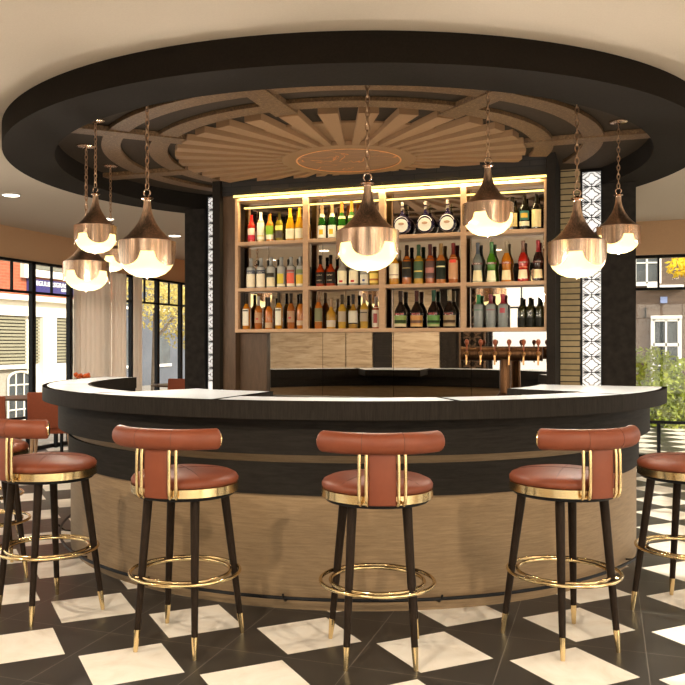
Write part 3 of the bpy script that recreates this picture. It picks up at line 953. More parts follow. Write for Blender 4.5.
# --- top shelf
spec = [
 (251.4, 2, .236, 'wine', 'C83018', 'B01810', [(.03, .15, 75, 'F4E6C8'), (.03, .075, 75, 'C02038')], 'red bottle with cream and red label at left end of top shelf', .3, ()),
 (260.7, 2, .255, 'wine', 'E8DCA0', 'F0E8D0', [(.02, .19, 80, 'F6EFD2'), (.05, .06, 80, 'E8D048')], 'pale cream bottle second from left on top shelf', .3, ()),
 (269.7, 2, .235, 'wine', 'D88020', 'C87818', [(.07, .17, 80, '8CB828'), (.02, .07, 80, 'F2E8C8')], 'orange and green labelled bottle on top shelf, left bay', .3, ()),
 (279.1, 2, .245, 'wine', '8A7A10', '302808', [(.11, .16, 70, 'E8DC70'), (.03, .10, 75, '4A4030')], 'olive yellow bottle with dark label on top shelf, left bay', .4, ()),
 (290.1, 2, .275, 'champ', 'E8A818', 'F0C030', [(.012, .105, 85, 'F6ECC4')], 'golden champagne bottle beside dark olive bottle, top shelf', .4, ()),
 (299.4, 2, .275, 'champ', 'E8A818', 'F0C030', [(.012, .105, 85, 'F6ECC4')], 'golden champagne bottle touching the first divider, top shelf', .4, ()),
 (322.0, 2, .285, 'champ', '14500E', '9A7A50', [(.006, .115, 80, 'F8F2DC'), (.035, .08, 28, 'F4C020'), (.19, .22, 90, 'F0E0B0')], 'green champagne bottle with yellow square label, left one of two', .3, ()),
 (332.0, 2, .285, 'champ', '14500E', '9A7A50', [(.006, .115, 80, 'F8F2DC'), (.035, .08, 28, 'F4C020'), (.19, .22, 90, 'F0E0B0')], 'green champagne bottle with yellow square label, right one of two', .3, ()),
 (341.7, 2, .30, 'champ', '2A6A14', 'C87820', [(.02, .10, 80, 'F4E8B0'), (.16, .18, 90, 'F0D890')], 'green champagne bottle with orange foil just left of centre lamp', .3, ()),
 (351.5, 2, .305, 'champ', '2A6A14', 'C87820', [(.02, .10, 80, 'F4E8B0'), (.16, .18, 90, 'F0D890')], 'champagne bottle with orange foil half hidden behind the centre lamp', .3, ()),
 (512.5, 2, .26, 'wine', '2A200C', '181208', [(.03, .15, 70, 'E8CC80')], 'dark wine bottle with yellow label behind the high right lamp', .2, ()),
 (524.4, 2, .268, 'wine', '16140A', '181208', [(.03, .07, 75, 'F0E4B8'), (.08, .16, 60, '2F6A5A'), (.10, .14, 40, 'E0B040')], 'dark wine bottle with teal and gold label, top right bay', .2, ()),
 (536.5, 2, .27, 'wine', '16120A', '100C06', [(.015, .165, 65, 'EFD898')], 'dark wine bottle with tall cream label at right end of top shelf', .2, ()),
 # --- middle shelf
 (250.9, 1, .258, 'vodka', 'CFCDC4', '9A9A94', [(.01, .14, 85, 'EFE2C2'), (.145, .158, 80, '2A3048'), (.163, .176, 80, '2A3048')], 'frosted vodka bottle with navy lettering at left end of middle shelf', .6, (('VODKA', .012, .1515, 'F0ECE0', .045),)),
 (260.7, 1, .258, 'vodka', 'CFCDC4', '9A9A94', [(.01, .14, 85, 'EFE2C2'), (.145, .158, 80, '2A3048'), (.163, .176, 80, '2A3048')], 'frosted vodka bottle with navy lettering, second on middle shelf', .6, (('VODKA', .012, .1515, 'F0ECE0', .045),)),
 (270.9, 1, .258, 'vodka', 'CFCDC4', '9A9A94', [(.01, .10, 75, 'F0E0B4'), (.105, .145, 60, '3A3428')], 'clear bottle with black and cream picture, third on middle shelf', .6, ()),
 (281.2, 1, .258, 'vodka', 'CFCDC4', '9A9A94', [(.01, .03, 75, 'F0E4C0'), (.035, .135, 48, 'D8C030')], 'clear bottle with yellow pear picture on middle shelf', .6, ()),
 (291.0, 1, .258, 'vodka', 'CFCDC4', '9A9A94', [(.01, .035, 75, 'F0E0C0'), (.035, .14, 58, 'E8603C'), (.15, .17, 60, '904840')], 'clear bottle with orange-red fruit picture on middle shelf', .6, ()),
 (300.4, 1, .258, 'vodka', 'CFCDC4', '9A9A94', [(.01, .03, 75, 'F0E0C0'), (.03, .12, 58, 'E0B830'), (.13, .17, 60, '708048')], 'clear bottle with yellow and green picture beside first divider', .6, ()),
 (320.2, 1, .262, 'squat', 'A8380C', '1A120C', [(.025, .135, 85, '2A221A')], 'square whisky bottle with black label, left one of two', .4, (('OLD No.7', .016, .105, 'D8C8A0', .05), ('WHISKEY', .012, .055, 'D8C8A0', .05))),
 (330.5, 1, .262, 'squat', 'A8380C', '1A120C', [(.025, .135, 85, '2A221A')], 'square whisky bottle with black label, right one of two', .4, (('OLD No.7', .016, .105, 'D8C8A0', .05), ('WHISKEY', .012, .055, 'D8C8A0', .05))),
 (342.0, 1, .268, 'squat', 'B8B0A0', '8C8880', [(.02, .14, 85, 'EDE0B8'), (.03, .05, 22, 'C03020')], 'clear bottle with cream label and red seal under centre lamp', .5, ()),
 (353.5, 1, .268, 'squat', 'B8B0A0', '8C8880', [(.02, .14, 85, 'EDE0B8'), (.03, .05, 22, 'C03020')], 'second clear bottle with cream label and red seal under centre lamp', .5, ()),
 (364.6, 1, .24, 'squat', 'C0BCB0', '908C88', [(.02, .11, 60, 'D8D0B8'), (.04, .06, 15, '405080')], 'clear bottle with pale blue mark below the centre lamp', .5, ()),
 (374.0, 1, .24, 'squat', 'C8A040', '908C88', [(.02, .12, 70, 'F0D060'), (.045, .065, 70, 'B86820')], 'bottle with yellow label left of the middle divider', .4, ()),
 (394.0, 1, .30, 'whisky', 'E0961C', 'C8B890', [(.05, .17, 80, 'F2E2BC'), (.075, .08, 70, '8A3020')], 'golden whisky bottle with cream label partly behind centre lamp', .4, ()),
 (406.7, 1, .318, 'whisky', 'B8641A', '2A1C14', [(.05, .19, 75, '2C2820'), (.12, .125, 60, 'B09858')], 'amber whisky bottle with long black label on middle shelf', .4, ()),
 (418.5, 1, .318, 'whisky', 'D09A28', '2A4A30', [(.04, .19, 75, '2E4A26'), (.09, .10, 60, 'E0C060')], 'golden whisky bottle with green label on middle shelf', .4, ()),
 (430.0, 1, .318, 'whisky', 'B85A20', '4A2018', [(.04, .19, 75, '4A2A1C'), (.08, .12, 60, 'A86858')], 'reddish whisky bottle with brown label on middle shelf', .4, ()),
 (440.8, 1, .32, 'whisky', 'C0702A', '8A6A3A', [(.03, .17, 78, '22281C'), (.12, .13, 60, 'E8D8A0')], 'amber whisky bottle with black green label and gold rim', .4, ()),
 (453.2, 1, .32, 'whisky', 'B8662A', '6A1E14', [(.03, .19, 78, 'C89060'), (.15, .175, 40, 'E04028')], 'whisky bottle with tan label and red spot beside third divider', .4, ()),
 (477.7, 1, .315, 'cone', '8C9084', '4A5058', [(.0, .09, 62, 'F0E0AC'), (.132, .147, 80, '6A3A34')], 'clear grey vermouth bottle first from left in the right bay', .5, (('MARTINI', .014, .1395, 'F0E0D0', .045),)),
 (491.5, 1, .315, 'cone', '4E8A1C', '3A6A30', [(.0, .085, 55, 'F2E6BC'), (.132, .147, 80, '703A30')], 'green vermouth bottle in the right bay of middle shelf', .45, (('MARTINI', .014, .1395, 'F0E0D0', .045),)),
 (506.4, 1, .315, 'cone', 'D8801C', '8A7A60', [(.012, .085, 60, 'F2DCA8'), (.132, .147, 80, '9A4A30')], 'orange vermouth bottle in the right bay of middle shelf', .45, (('MARTINI', .014, .1395, 'F0E0D0', .045),)),
 (523.0, 1, .315, 'cone', 'C02414', '6A4A38', [(.02, .085, 60, 'F2DCB0'), (.10, .108, 80, 'E86A3A'), (.132, .147, 80, 'A03A2A')], 'red vermouth bottle in the right bay of middle shelf', .35, (('MARTINI', .014, .1395, 'F0E0D0', .045),)),
 (538.0, 1, .315, 'cone', '2A1610', '8A1C1C', [(.02, .085, 60, 'EFD8A4'), (.132, .147, 80, '5A2A20')], 'dark brown vermouth bottle with red cap at right end of middle shelf', .2, (('MARTINI', .014, .1395, 'F0E0D0', .045),)),
 # --- bottom shelf
 (246.2, 0, .31, 'whisky', 'C87A18', '2A2018', [(.03, .17, 55, 'E0D8C0'), (.15, .16, 45, '3A3028')], 'amber whisky with narrow white label at left end of bottom shelf', .4, ()),
 (258.3, 0, .285, 'whisky', 'B0601A', '8A8278', [(.055, .15, 75, 'A87A50'), (.085, .10, 20, 'B02818')], 'amber whisky with brown label and red mark, second on bottom shelf', .4, ()),
 (268.7, 0, .275, 'whisky', 'C86C18', '2A2420', [(.01, .06, 75, 'B89468')], 'orange whisky with low tan label, third on bottom shelf', .4, ()),
 (278.8, 0, .315, 'whisky', 'C88418', '2C2418', [(.03, .17, 55, 'E2DAC2'), (.15, .16, 45, '3A3028')], 'tall amber whisky with narrow white label, fourth on bottom shelf', .4, ()),
 (290.9, 0, .305, 'whisky', 'B0601A', '241C14', [(.055, .15, 75, 'A88058'), (.085, .10, 20, 'B02818')], 'amber whisky with brown label, fifth on bottom shelf', .4, ()),
 (300.5, 0, .30, 'whisky', 'C8721A', '241C14', [(.03, .07, 75, 'C0A078')], 'amber whisky touching the first divider on bottom shelf', .4, ()),
 (318.4, 0, .315, 'whisky', 'C06A1C', '6A4A2A', [(.06, .165, 80, '6A6A40'), (.055, .058, 80, 'C0A060')], 'amber whisky with olive green label just right of first divider', .4, ()),
 (331.0, 0, .258, 'squat', 'C89028', '7A5A38', [(.015, .08, 80, 'B8A484')], 'short round golden whisky bottle with low label on bottom shelf', .4, ()),
 (342.0, 0, .285, 'whisky', 'C89A30', '3A2E20', [(.06, .15, 80, 'A08C70')], 'golden whisky with grey brown label below the centre lamp', .4, ()),
 (353.0, 0, .285, 'squat', 'A87A2A', '2C2420', [(.045, .155, 82, 'C8BCA4'), (.04, .05, 80, '20180F')], 'dark gold whisky with broad pale label below the centre lamp', .4, ()),
 (364.0, 0, .292, 'whisky', 'D0A038', '7A6048', [(.06, .16, 80, '9A8468'), (.13, .14, 60, '4A3C2C')], 'pale gold whisky with tan label, next to red labelled bottle', .4, ()),
 (376.0, 0, .262, 'whisky', 'A84A30', '6A6058', [(.01, .20, 75, 'C8B8A0'), (.05, .14, 30, '903028')], 'bottle with red and cream label left of the middle divider', .4, ()),
 (400.5, 0, .305, 'cream', '140C08', '2A1C14', [(.012, .10, 75, '7A8A3C'), (.04, .065, 70, '2E3A1A'), (.012, .035, 72, 'C8B48C')], 'brown cream liqueur bottle with meadow green label, leftmost of four', .1, (('BAILEYS', .022, .112, 'B84030', .07),)),
 (416.6, 0, .305, 'cream', '140C08', '3A1A14', [(.012, .10, 75, 'B07830'), (.04, .062, 70, '5A3414'), (.012, .03, 72, 'C09858')], 'brown cream liqueur bottle with orange label, second of four', .1, (('BAILEYS', .022, .112, 'B84030', .07),)),
 (433.6, 0, .305, 'cream', '140C08', '1E3A2A', [(.012, .10, 75, '4E7A24'), (.04, .060, 70, '203410'), (.012, .03, 72, '9A9A60')], 'brown cream liqueur bottle with bright green label and green cap', .1, (('BAILEYS', .022, .112, 'B84030', .07),)),
 (449.5, 0, .305, 'cream', '140C08', '8A7A5A', [(.012, .10, 75, '8A7048'), (.04, .062, 70, '3A2A18'), (.012, .03, 72, 'A08A60')], 'brown cream liqueur bottle with tan label and beige cap', .1, (('BAILEYS', .022, .112, 'B84030', .07),)),
 (478.4, 0, .262, 'vodka', '9CA09A', '1E6A38', [(.03, .04, 80, '6A7068'), (.155, .165, 60, '4A6A50')], 'clear gin bottle with green cap, first in the lower right bay', .6, ()),
 (490.6, 0, .262, 'vodka', '9CA09A', '6A1C2A', [(.03, .04, 80, '6A7068'), (.155, .165, 60, '7A4A50')], 'clear gin bottle with maroon cap and thin label lines', .6, ()),
 (502.7, 0, .262, 'vodka', '9CA09A', '8A1C28', [(.03, .04, 80, '6A7068'), (.13, .175, 30, '9A3038')], 'clear gin bottle with red crest label in the lower right bay', .6, ()),
 (521.8, 0, .23, 'wine', '2E2C10', '14140C', [(.01, .10, 82, '1C1C14')], 'dark olive wine bottle in lower right bay, left one of three', .3, ()),
 (530.3, 0, .23, 'wine', '2E2C10', '14140C', [(.01, .10, 82, '1C1C14')], 'dark olive wine bottle in lower right bay, middle one of three', .3, ()),
 (539.5, 0, .23, 'wine', '2E2C10', '14140C', [(.01, .10, 82, '1C1C14')], 'dark olive wine bottle in lower right bay, right one of three', .3, ()),
]
FAT = {524.4: 1.0}
for u, row, H, kind, gl, cp, lb, d, tr, tx in spec:
    fat = 1.0
    if kind == 'wine' and row == 0: fat = .86
    if kind == 'wine' and row == 2 and u < 300: fat = .88
    if kind == 'champ' and u < 300: fat = .9
    if kind == 'champ' and u > 310: fat = .84
    if kind == 'vodka': fat = .92
    if kind == 'whisky' and u < 385: fat = .86
    if kind == 'squat': fat = .92
    if kind == 'cream': fat = 1.0
    bottle(u, row, H, kind, gl, cp, lb, d, tr * .6, text=tx, fat=fat)
# round flask bottles of the top shelf
for i, u in enumerate((402.0, 425.3, 447.4)):
    x, _ = col_x(u)
    t = thing('flask_bottle', ('blue and white round flask bottle, leftmost of the three',
              'blue and white round flask bottle, middle of the three', 'blue and white round flask bottle, rightmost of the three')[i], 'bottle', (x, YBT, ZB[2] + .03), group='round flask bottles')
    bm = B(); n = 28; rad = .071; cz = .080; ring_f, ring_b = [], []
    def outline(k_, s=1.0):
        a = -PI / 2 + 2 * PI * k_ / n; r = rad * s
        x_, z_ = r * math.cos(a), r * math.sin(a)
        if z_ > 0:                                # shoulders rise to the neck
            z_ *= 1.0 + .42 * (1 - abs(x_) / r) ** 1.4
        return x_, cz + max(z_, -.079)
    prof = [(-.030, .55), (-.032, .80), (-.026, .95), (-.012, 1.0), (.012, 1.0), (.026, .95), (.032, .80), (.030, .55)]
    rows = [[bm.verts.new((outline(k_, s)[0], y, outline(k_, s)[1] if s > .9 else cz + (outline(k_, s)[1] - cz))) for k_ in range(n)] for y, s in prof]
    for p, q in zip(rows, rows[1:]):
        for j in range(n): bm.faces.new([p[j], p[(j + 1) % n], q[(j + 1) % n], q[j]])
    bm.faces.new(rows[0]); bm.faces.new(rows[-1])
    obj('glass_body', bm, cm('1E1838', kind='l', tr=.1), t, smooth=True)
    obj('neck', lathe(B(), [(.017, .165), (.012, .19), (.0115, .225), (.0135, .227), (.0135, .235), (0, .235)], 16), cm('1E1838', kind='l', tr=.1), t, smooth=True)
    obj('bottle_cap', lathe(B(), [(.0125, .20), (.0125, .262), (.010, .266), (0, .266)], 16), cm('8A8074', .4, .3), t, smooth=True)
    def disc(cx_, cz_, rx, rz, y0, y1, name, c):
        b2 = B(); f = [b2.verts.new((cx_ + rx * math.cos(2 * PI * j / 28), y0, cz_ + rz * math.sin(2 * PI * j / 28))) for j in range(28)]
        g = [b2.verts.new((v.co.x, y1, v.co.z)) for v in f]
        b2.faces.new(f); b2.faces.new(g)
        for j in range(28): b2.faces.new([f[j], f[(j + 1) % 28], g[(j + 1) % 28], g[j]])
        obj(name, b2, cm(c, .5), t)
    disc(0, .076, .054, .054, -.0345, -.031, 'paper_label', 'F6EED8')
    b2 = B(); tube(b2, [(.060 * math.cos(a), -.0305, .080 + .066 * math.sin(a)) for a in [R(20) + R(140) * j / 14 for j in range(15)]], .003, 6); obj('label_rim', b2, cm('E8E0D0', .5), t)
    disc(0, .088, .024, .011, -.036, -.034, 'crest', 'C09870')
    disc(0, .152, .012, .012, -.030, -.020, 'seal', 'E8E0D0')

# ------------------------------------------------------------------ curtains
def curtain(name, y0, y1, x, amp, n, label):
    bm = B(); cols = []
    m = n * 8
    for i in range(m + 1):
        y = y0 + (y1 - y0) * i / m
        ph = 2 * PI * n * i / m
        xx = x + amp * math.sin(ph) + amp * .35 * math.sin(ph * .37 + 1.3)
        cols.append([bm.verts.new((xx + (.012 if k_ else 0), y, z)) for k_ in (0, 1) for z in (.02, 2.43)])
    for p, q in zip(cols, cols[1:]):
        for j, jj in ((0, 1), (1, 3), (3, 2), (2, 0)):
            bm.faces.new([p[j], p[jj], q[jj], q[j]])
    bm.faces.new([cols[0][0], cols[0][1], cols[0][3], cols[0][2]]); bm.faces.new([cols[-1][0], cols[-1][2], cols[-1][3], cols[-1][1]])
    o = obj(name, bm, M['curtain'], smooth=True)
    return tag(o, label, 'curtain')
curtain('curtain', *[col_y(u_, XL + .11) for u_ in (72.5, 110)], XL + .11, .03, 8, 'pale pleated curtain left of the curtain gap, behind the lamp cluster')
curtain('curtain', *[col_y(u_, XL + .11) for u_ in (111, 126)], XL + .11, .025, 4, 'narrow grey-beige curtain panel in the middle of the window wall')
curtain('curtain', *[col_y(u_, XL + .11) for u_ in (132.6, 141)], XL + .11, .02, 3, 'slim cream curtain panel right of the black mullion')

# ------------------------------------------------------------------ dining furniture in the left bay
def dining_chair(x, y, rz, label, h=.86):
    t = thing('dining_chair', label, 'dining chair', (x, y, 0), rz, 'rust red dining chairs')
    bm = bbox(-.23, .23, -.22, .24, .40, .49, .02); obj('seat', bm, M['redfabric'], t, smooth=True)
    bm = bbox(-.235, .235, -.285, -.22, .47, h, .018)
    for v in bm.verts:
        v.co.y -= (v.co.z - .47) * .16
    obj('backrest', bm, M['redfabric'], t, smooth=True)
    for sx in (-1, 1):
        for yy, sy in ((.19, 1), (-.21, -1)):
            q = B(); tube(q, [(sx * .19, yy, .40), (sx * .215, yy + sy * .03, 0)], .02, 8, rad=[.022, .014]); obj('leg', q, M['shelfwood'], t, smooth=True)
    return t
def table(x, y, label, r=.38):
    t = thing('dining_table', label, 'dining table', (x, y, 0))
    obj('tabletop', lathe(B(), [(0, .725), (r - .01, .725), (r, .735), (r, .745), (r - .006, .75), (0, .75)], 36), M['sidewood'], t, smooth=True)
    obj('pedestal', lathe(B(), [(.05, .03), (.035, .06), (.03, .72), (.08, .725)], 18), M['black'], t, smooth=True)
    obj('foot_plate', lathe(B(), [(0, 0), (.24, 0), (.24, .012), (.05, .03), (0, .03)], 28), M['black'], t, smooth=True)
    return t
dining_chair(-3.93, 1.62, R(32), 'rust red dining chair catching the light, beside the left end of the bar')
dining_chair(-4.12, .80, R(30), 'rust red dining chair at the very left picture edge behind the stools')
table(-4.6, 2.05, 'round brown table between the two rust dining chairs at left')
dining_chair(-4.0, 4.50, R(185), 'distant rust red chair between the left column and the counter end')
table(-4.4, 5.25, 'distant round brown table at the far left windows')
# vase with orange blossoms on a small sideboard behind the counter
t = thing('side_table', 'slim table by the window behind the left end of the counter', 'table', (-4.5, 2.95, 0))
obj('tabletop', bbox(-.2, .2, -.2, .2, .72, .75, .004), M['sidewood'], t)
for sx in (-1, 1):
    for sy in (-1, 1):
        obj('leg', bbox(sx * .17 - .015, sx * .17 + .015, sy * .17 - .015, sy * .17 + .015, 0, .72, 0), M['black'], t)
t = thing('flower_vase', 'vase of orange blossoms showing above the left end of the counter', 'flowers', (-4.5, 2.95, .75))
obj('vase', lathe(B(), [(0, 0), (.035, 0), (.045, .05), (.03, .11), (.025, .13), (.02, .13), (0, .02)], 18), M['white'], t, smooth=True)
bm = B(); r2 = random.Random(3)
for i in range(34):
    x, y, z = r2.uniform(-.08, .08), r2.uniform(-.09, .09), .20 + r2.uniform(-.03, .045)
    m_ = bmesh.ops.create_icosphere(bm, subdivisions=1, radius=r2.uniform(.014, .025), matrix=Matrix.Translation((x, y, z)))
o = obj('blossoms', bm, simple('orange_petals', (.85, .16, .03), .6, scale=30, var=.3), t); o['kind'] = 'stuff'
bm = B()
for i in range(12):
    a = r2.uniform(0, 2 * PI); tube(bm, [(0, 0, .12), (.08 * math.cos(a), .1 * math.sin(a), .19)], .003, 4)
obj('stems', bm, simple('stem_green', (.1, .2, .04), .6), t)

# ------------------------------------------------------------------ outside
bm = B(); box(bm, -30, XL - .35, -20, 40, -.65, -.55); box(bm, XL - .34, 30, YD + .4, 40, -.65, -.55); box(bm, XR + .35, 30, -20, YD + .39, -.65, -.55); box(bm, XL - .34, XR + .34, -20, YF - .35, -.65, -.55)
box(bm, XL - .34, XR + .34, YB + .35, YD + .39, -.65, -.55)
o = obj('street', bm, simple('paving', (.24, .22, .19), .8, scale=3, var=.2), kind='structure')
M['stucco'] = simple('cream_stucco', (.80, .76, .66), .8, scale=3, var=.06)
M['redbrick'] = bricks('orange_brick_facade', (.30, .055, .022), (.36, .08, .035), (.30, .14, .08), .22, .07, .006)
M['greybrick'] = bricks('brown_brick_facade', (.095, .062, .042), (.14, .095, .066), (.115, .085, .062), .22, .07, .006)
M['shutter'] = simple('olive_shutter', (.25, .235, .16), .6)
M['darkglass'] = simple('dark_pane', (.05, .06, .065), .08, scale=2, var=.4)
M['signblue'] = simple('sign_blue', (.02, .016, .13), .4)
FX = -11.0
b = thing('corner_building', 'cream stucco and orange brick building across the street, seen through the left windows', 'building', (FX, 10, 0))
def fpart(name, y0, y1, z0, z1, mat, d0=0, d1=.1, parent=None, bev=0):
    return obj(name, bbox(d0, d1, y0 - 10, y1 - 10, z0, z1, bev), mat, parent or b)
fpart('wall', 4.0, 13.6, -.55, 2.45, M['stucco'], -1.5, 0)
fpart('upper_wall', 4.0, 13.6, 2.45, 6.5, M['redbrick'], -1.5, 0)
fpart('cornice', 4.0, 13.6, 2.38, 2.50, M['stucco'], 0, .18)
fpart('ledge', 4.0, 13.6, 2.02, 2.10, M['stucco'], 0, .1)
fpart('pillar', 10.45, 10.95, -.55, 2.02, M['stucco'], 0, .14)
fpart('pillar', 11.75, 12.1, -.55, 2.02, M['stucco'], 0, .14)
for y0, y1 in ((7.6, 9.95), (10.1, 10.42), (11.0, 11.7), (12.2, 13.3)):
    bm = B(); z = .92
    while z < 2.0:
        box(bm, .005, .05, y0 - 10, y1 - 10, z, z + .052); z += .078
    s_ = obj('roller_shutter', bm, M['shutter'], b)
    bm = B(); box(bm, .0, .012, y0 - 10, y1 - 10, .9, 2.0); obj('shutter_backing', bm, M['black'], s_)
fpart('sill', 7.5, 10.0, .80, .88, M['stucco'], 0, .16)
fpart('panel', 7.6, 9.98, -.5, .78, simple('grey_panel', (.36, .34, .28), .7), 0, .02)
def arch_window(yc, w, z0, z1, parent, d=.03):
    pts = [(-w / 2, z0), (w / 2, z0), (w / 2, z1 - w * .22)] + [(w / 2 * math.cos(a), z1 - w * .22 + w * .22 * math.sin(a)) for a in [PI * j / 12 for j in range(1, 12)]] + [(-w / 2, z1 - w * .22)]
    bm = B(); f = [bm.verts.new((d, yc - 10 + p, z)) for p, z in pts]; g = [bm.verts.new((d + .02, yc - 10 + p, z)) for p, z in pts]
    bm.faces.new(f); bm.faces.new(g)
    for j in range(len(pts)): bm.faces.new([f[j], f[(j + 1) % len(pts)], g[(j + 1) % len(pts)], g[j]])
    o = obj('window', bm, M['darkglass'], parent)
    q = B(); tube(q, [(d + .03, yc - 10 + p, z) for p, z in pts], .03, 6, closed=True)
    for k_ in (-.17, .17): tube(q, [(d + .03, yc - 10 + k_ * w, z0), (d + .03, yc - 10 + k_ * w, z1 - .05)], .018, 5)
    for z in (z0 + .25, z0 + .55, z0 + .82):
        tube(q, [(d + .03, yc - 10 - w / 2, z), (d + .03, yc - 10 + w / 2, z)], .018, 5)
    obj('window_frame', q, M['stucco'], o)
arch_window(9.75 - .05, .82, -.40, .73, b)
arch_window(8.5, .82, -.40, .73, b)
fpart('white_block', 9.78, 10.10, 2.92, 3.35, M['stucco'], 0, .12)
fpart('white_band', 10.2, 13.0, 2.97, 3.14, M['stucco'], 0, .1)
fpart('grey_band', 10.2, 13.0, 3.16, 3.40, simple('grey_lintel', (.16, .16, .13), .7), 0, .08)
sg = thing('street_sign', 'dark blue street sign with white lettering, seen through the left window', 'sign', (FX + .001, 11.0, 2.77))
obj('sign_board', bbox(0, .03, -1.0, 1.0, -.15, .15, 0), M['signblue'], sg)
def sign_text(txt, size, y0, y1, z, parent):
    cu = bpy.data.curves.new('lettering', 'FONT'); cu.body = txt; cu.size = size; cu.extrude = .004; cu.align_y = 'CENTER'; cu.offset = .0015
    to = bpy.data.objects.new('tmp', cu); COL.objects.link(to)
    dg = bpy.context.evaluated_depsgraph_get(); dg.update()
    me = bpy.data.meshes.new_from_object(to.evaluated_get(dg)); bpy.data.objects.remove(to, do_unlink=True)
    xs = [v.co.x for v in me.vertices]; kx = (y1 - y0) / (max(xs) - min(xs)); m0 = min(xs)
    for v in me.vertices:
        x, y, zz = v.co
        v.co = (.036 + zz, y0 - 11.0 + (x - m0) * kx, z + y)
    me.materials.clear(); me.materials.append(simple('sign_white', (.85, .83, .78), .5))
    me.name = 'lettering'
    link(bpy.data.objects.new('lettering', me), parent)
sign_text('REGULIERSGRACHT', .155, 10.21, 11.76, .05, sg)
sign_text('CENTRUM', .095, 11.27, 11.74, -.065, sg)

# brick house at the back right
HY = 14.0
b = thing('brick_house', 'brown brick house with white sash windows beyond the right window', 'building', (3.2, HY, 0))
def hpart(name, x0, x1, z0, z1, mat, d0, d1, parent=None):
    return obj(name, bbox(x0 - 3.2, x1 - 3.2, d0, d1, z0, z1, 0), mat, parent or b)
hpart('wall', .2, 9.0, -.55, 7.0, M['greybrick'], 0, 2)
M['whiteframe'] = simple('white_frame_paint', (.80, .79, .74), .5)
def sash(x0, x1, z0, z1):
    w = hpart('window', x0, x1, z0, z1, M['darkglass'], -.03, -.005)
    q = B(); y = -.06; a, c = x0 - 3.2, x1 - 3.2
    def bar(p0, p1, q0, q1): box(q, p0, p1, y, y + .05, q0, q1)
    bar(a - .05, a + .03, z0, z1 + .05); bar(c - .03, c + .05, z0, z1 + .05); bar(a, c, z1 - .03, z1 + .05); bar(a, c, z0 - .05, z0 + .04)
    m_ = (a + c) / 2; zm = z0 + (z1 - z0) * .63
    bar(m_ - .02, m_ + .02, z0, z1); bar(a, c, zm - .035, zm + .035); bar(a, c, (z0 + zm) / 2 - .015, (z0 + zm) / 2 + .015)
    obj('window_frame', q, M['whiteframe'], w)
sash(2.83, 3.36, .42, 1.90)
sash(2.45, 2.95, 2.72, 4.2)
sash(4.3, 4.85, .42, 1.90)
hpart('lintel', 2.78, 3.42, 1.93, 2.0, M['whiteframe'], -.08, 0)
hpart('window_ledge', 2.7, 3.45, 2.58, 2.68, M['whiteframe'], -.12, 0)
hpart('number_plate', 2.98, 3.12, 2.28, 2.42, simple('plate_blue', (.25, .32, .55), .4), -.03, 0)
for x in (2.66, 3.62):
    hpart('wall_anchor', x, x + .03, 1.95, 2.2, M['black'], -.03, 0)

# foliage: a mesh of leaf cards around branches
def leafmesh(n, pts, size, seed):
    r_ = random.Random(seed); bm = B()
    for i in range(n):
        c, rad = r_.choice(pts)
        while True:
            d = Vector((r_.uniform(-1, 1), r_.uniform(-1, 1), r_.uniform(-1, 1)))
            if d.length < 1: break
        p = Vector(c) + Vector((d.x * rad[0], d.y * rad[1], d.z * rad[2]))
        u = Vector((r_.gauss(0, 1), r_.gauss(0, 1), r_.gauss(0, 1))).normalized(); v = u.orthogonal().normalized()
        s = size * r_.uniform(.6, 1.3)
        vs = [bm.verts.new(p + u * s), bm.verts.new(p + v * s * .45 + u * s * .1), bm.verts.new(p - u * s), bm.verts.new(p - v * s * .45 + u * s * .1)]
        bm.faces.new(vs)
    return bm
def leafmat(name, c1, c2):
    m, nt, b_ = new_mat(name)
    f = noise(nt, coords(nt), 7, 3)
    nt.links.new(ramp(nt, f, [(.3, c1), (.7, c2)]), b_.inputs['Base Color'])
    setp(b_, Roughness=.6, Subsurface_Weight=0.0)
    t_ = nt.nodes.new('ShaderNodeBsdfTranslucent'); t_.inputs[0].default_value = (*c2, 1)
    x = nt.nodes.new('ShaderNodeMixShader'); x.inputs[0].default_value = .4
    nt.links.new(b_.outputs[0], x.inputs[1]); nt.links.new(t_.outputs[0], x.inputs[2]); nt.links.new(x.outputs[0], nt.nodes['Material Output'].inputs[0])
    return m
M['leafgreen'] = leafmat('green_leaves', (.13, .20, .015), (.46, .52, .06))
M['leafyellow'] = leafmat('yellow_leaves', (.42, .36, .10), (.72, .62, .22))
M['leafgold'] = leafmat('gold_leaves', (.70, .50, .01), (.95, .75, .03))
M['leafdark'] = leafmat('autumn_leaves', (.20, .17, .05), (.48, .38, .10))
M['bark'] = simple('bark', (.09, .07, .05), .9, scale=12, var=.3)
def plant(name, label, cat, x, y, z, pts, n, size, mat, seed, trunk):
    t = thing(name, label, cat, (x, y, z))
    o = obj('foliage', leafmesh(n, pts, size, seed), mat, t, recalc=False); o['kind'] = 'stuff'
    q = B()
    for path, r0, r1 in trunk:
        nn = len(path); tube(q, path, r0, 7, rad=[r0 + (r1 - r0) * i / (nn - 1) for i in range(nn)])
    obj('stem', q, M['bark'], t, smooth=True)
    return t
plant('bush', 'bright green bush outside the right window, below the white sash window', 'bush', 3.3, 9.2, -.55,
      [((-.8, 0, 1.15), (.7, .6, .75)), ((0, .1, .95), (.8, .6, .75)), ((.9, 0, 1.2), (.7, .6, .75)), ((-.4, -.2, .5), (.9, .5, .5)), ((.5, -.2, .4), (.9, .5, .4))], 11000, .055, M['leafgreen'], 5,
      [([(-.5, 0, 0), (-.6, 0, .9)], .03, .01), ([(.4, 0, 0), (.5, 0, .9)], .03, .01)])
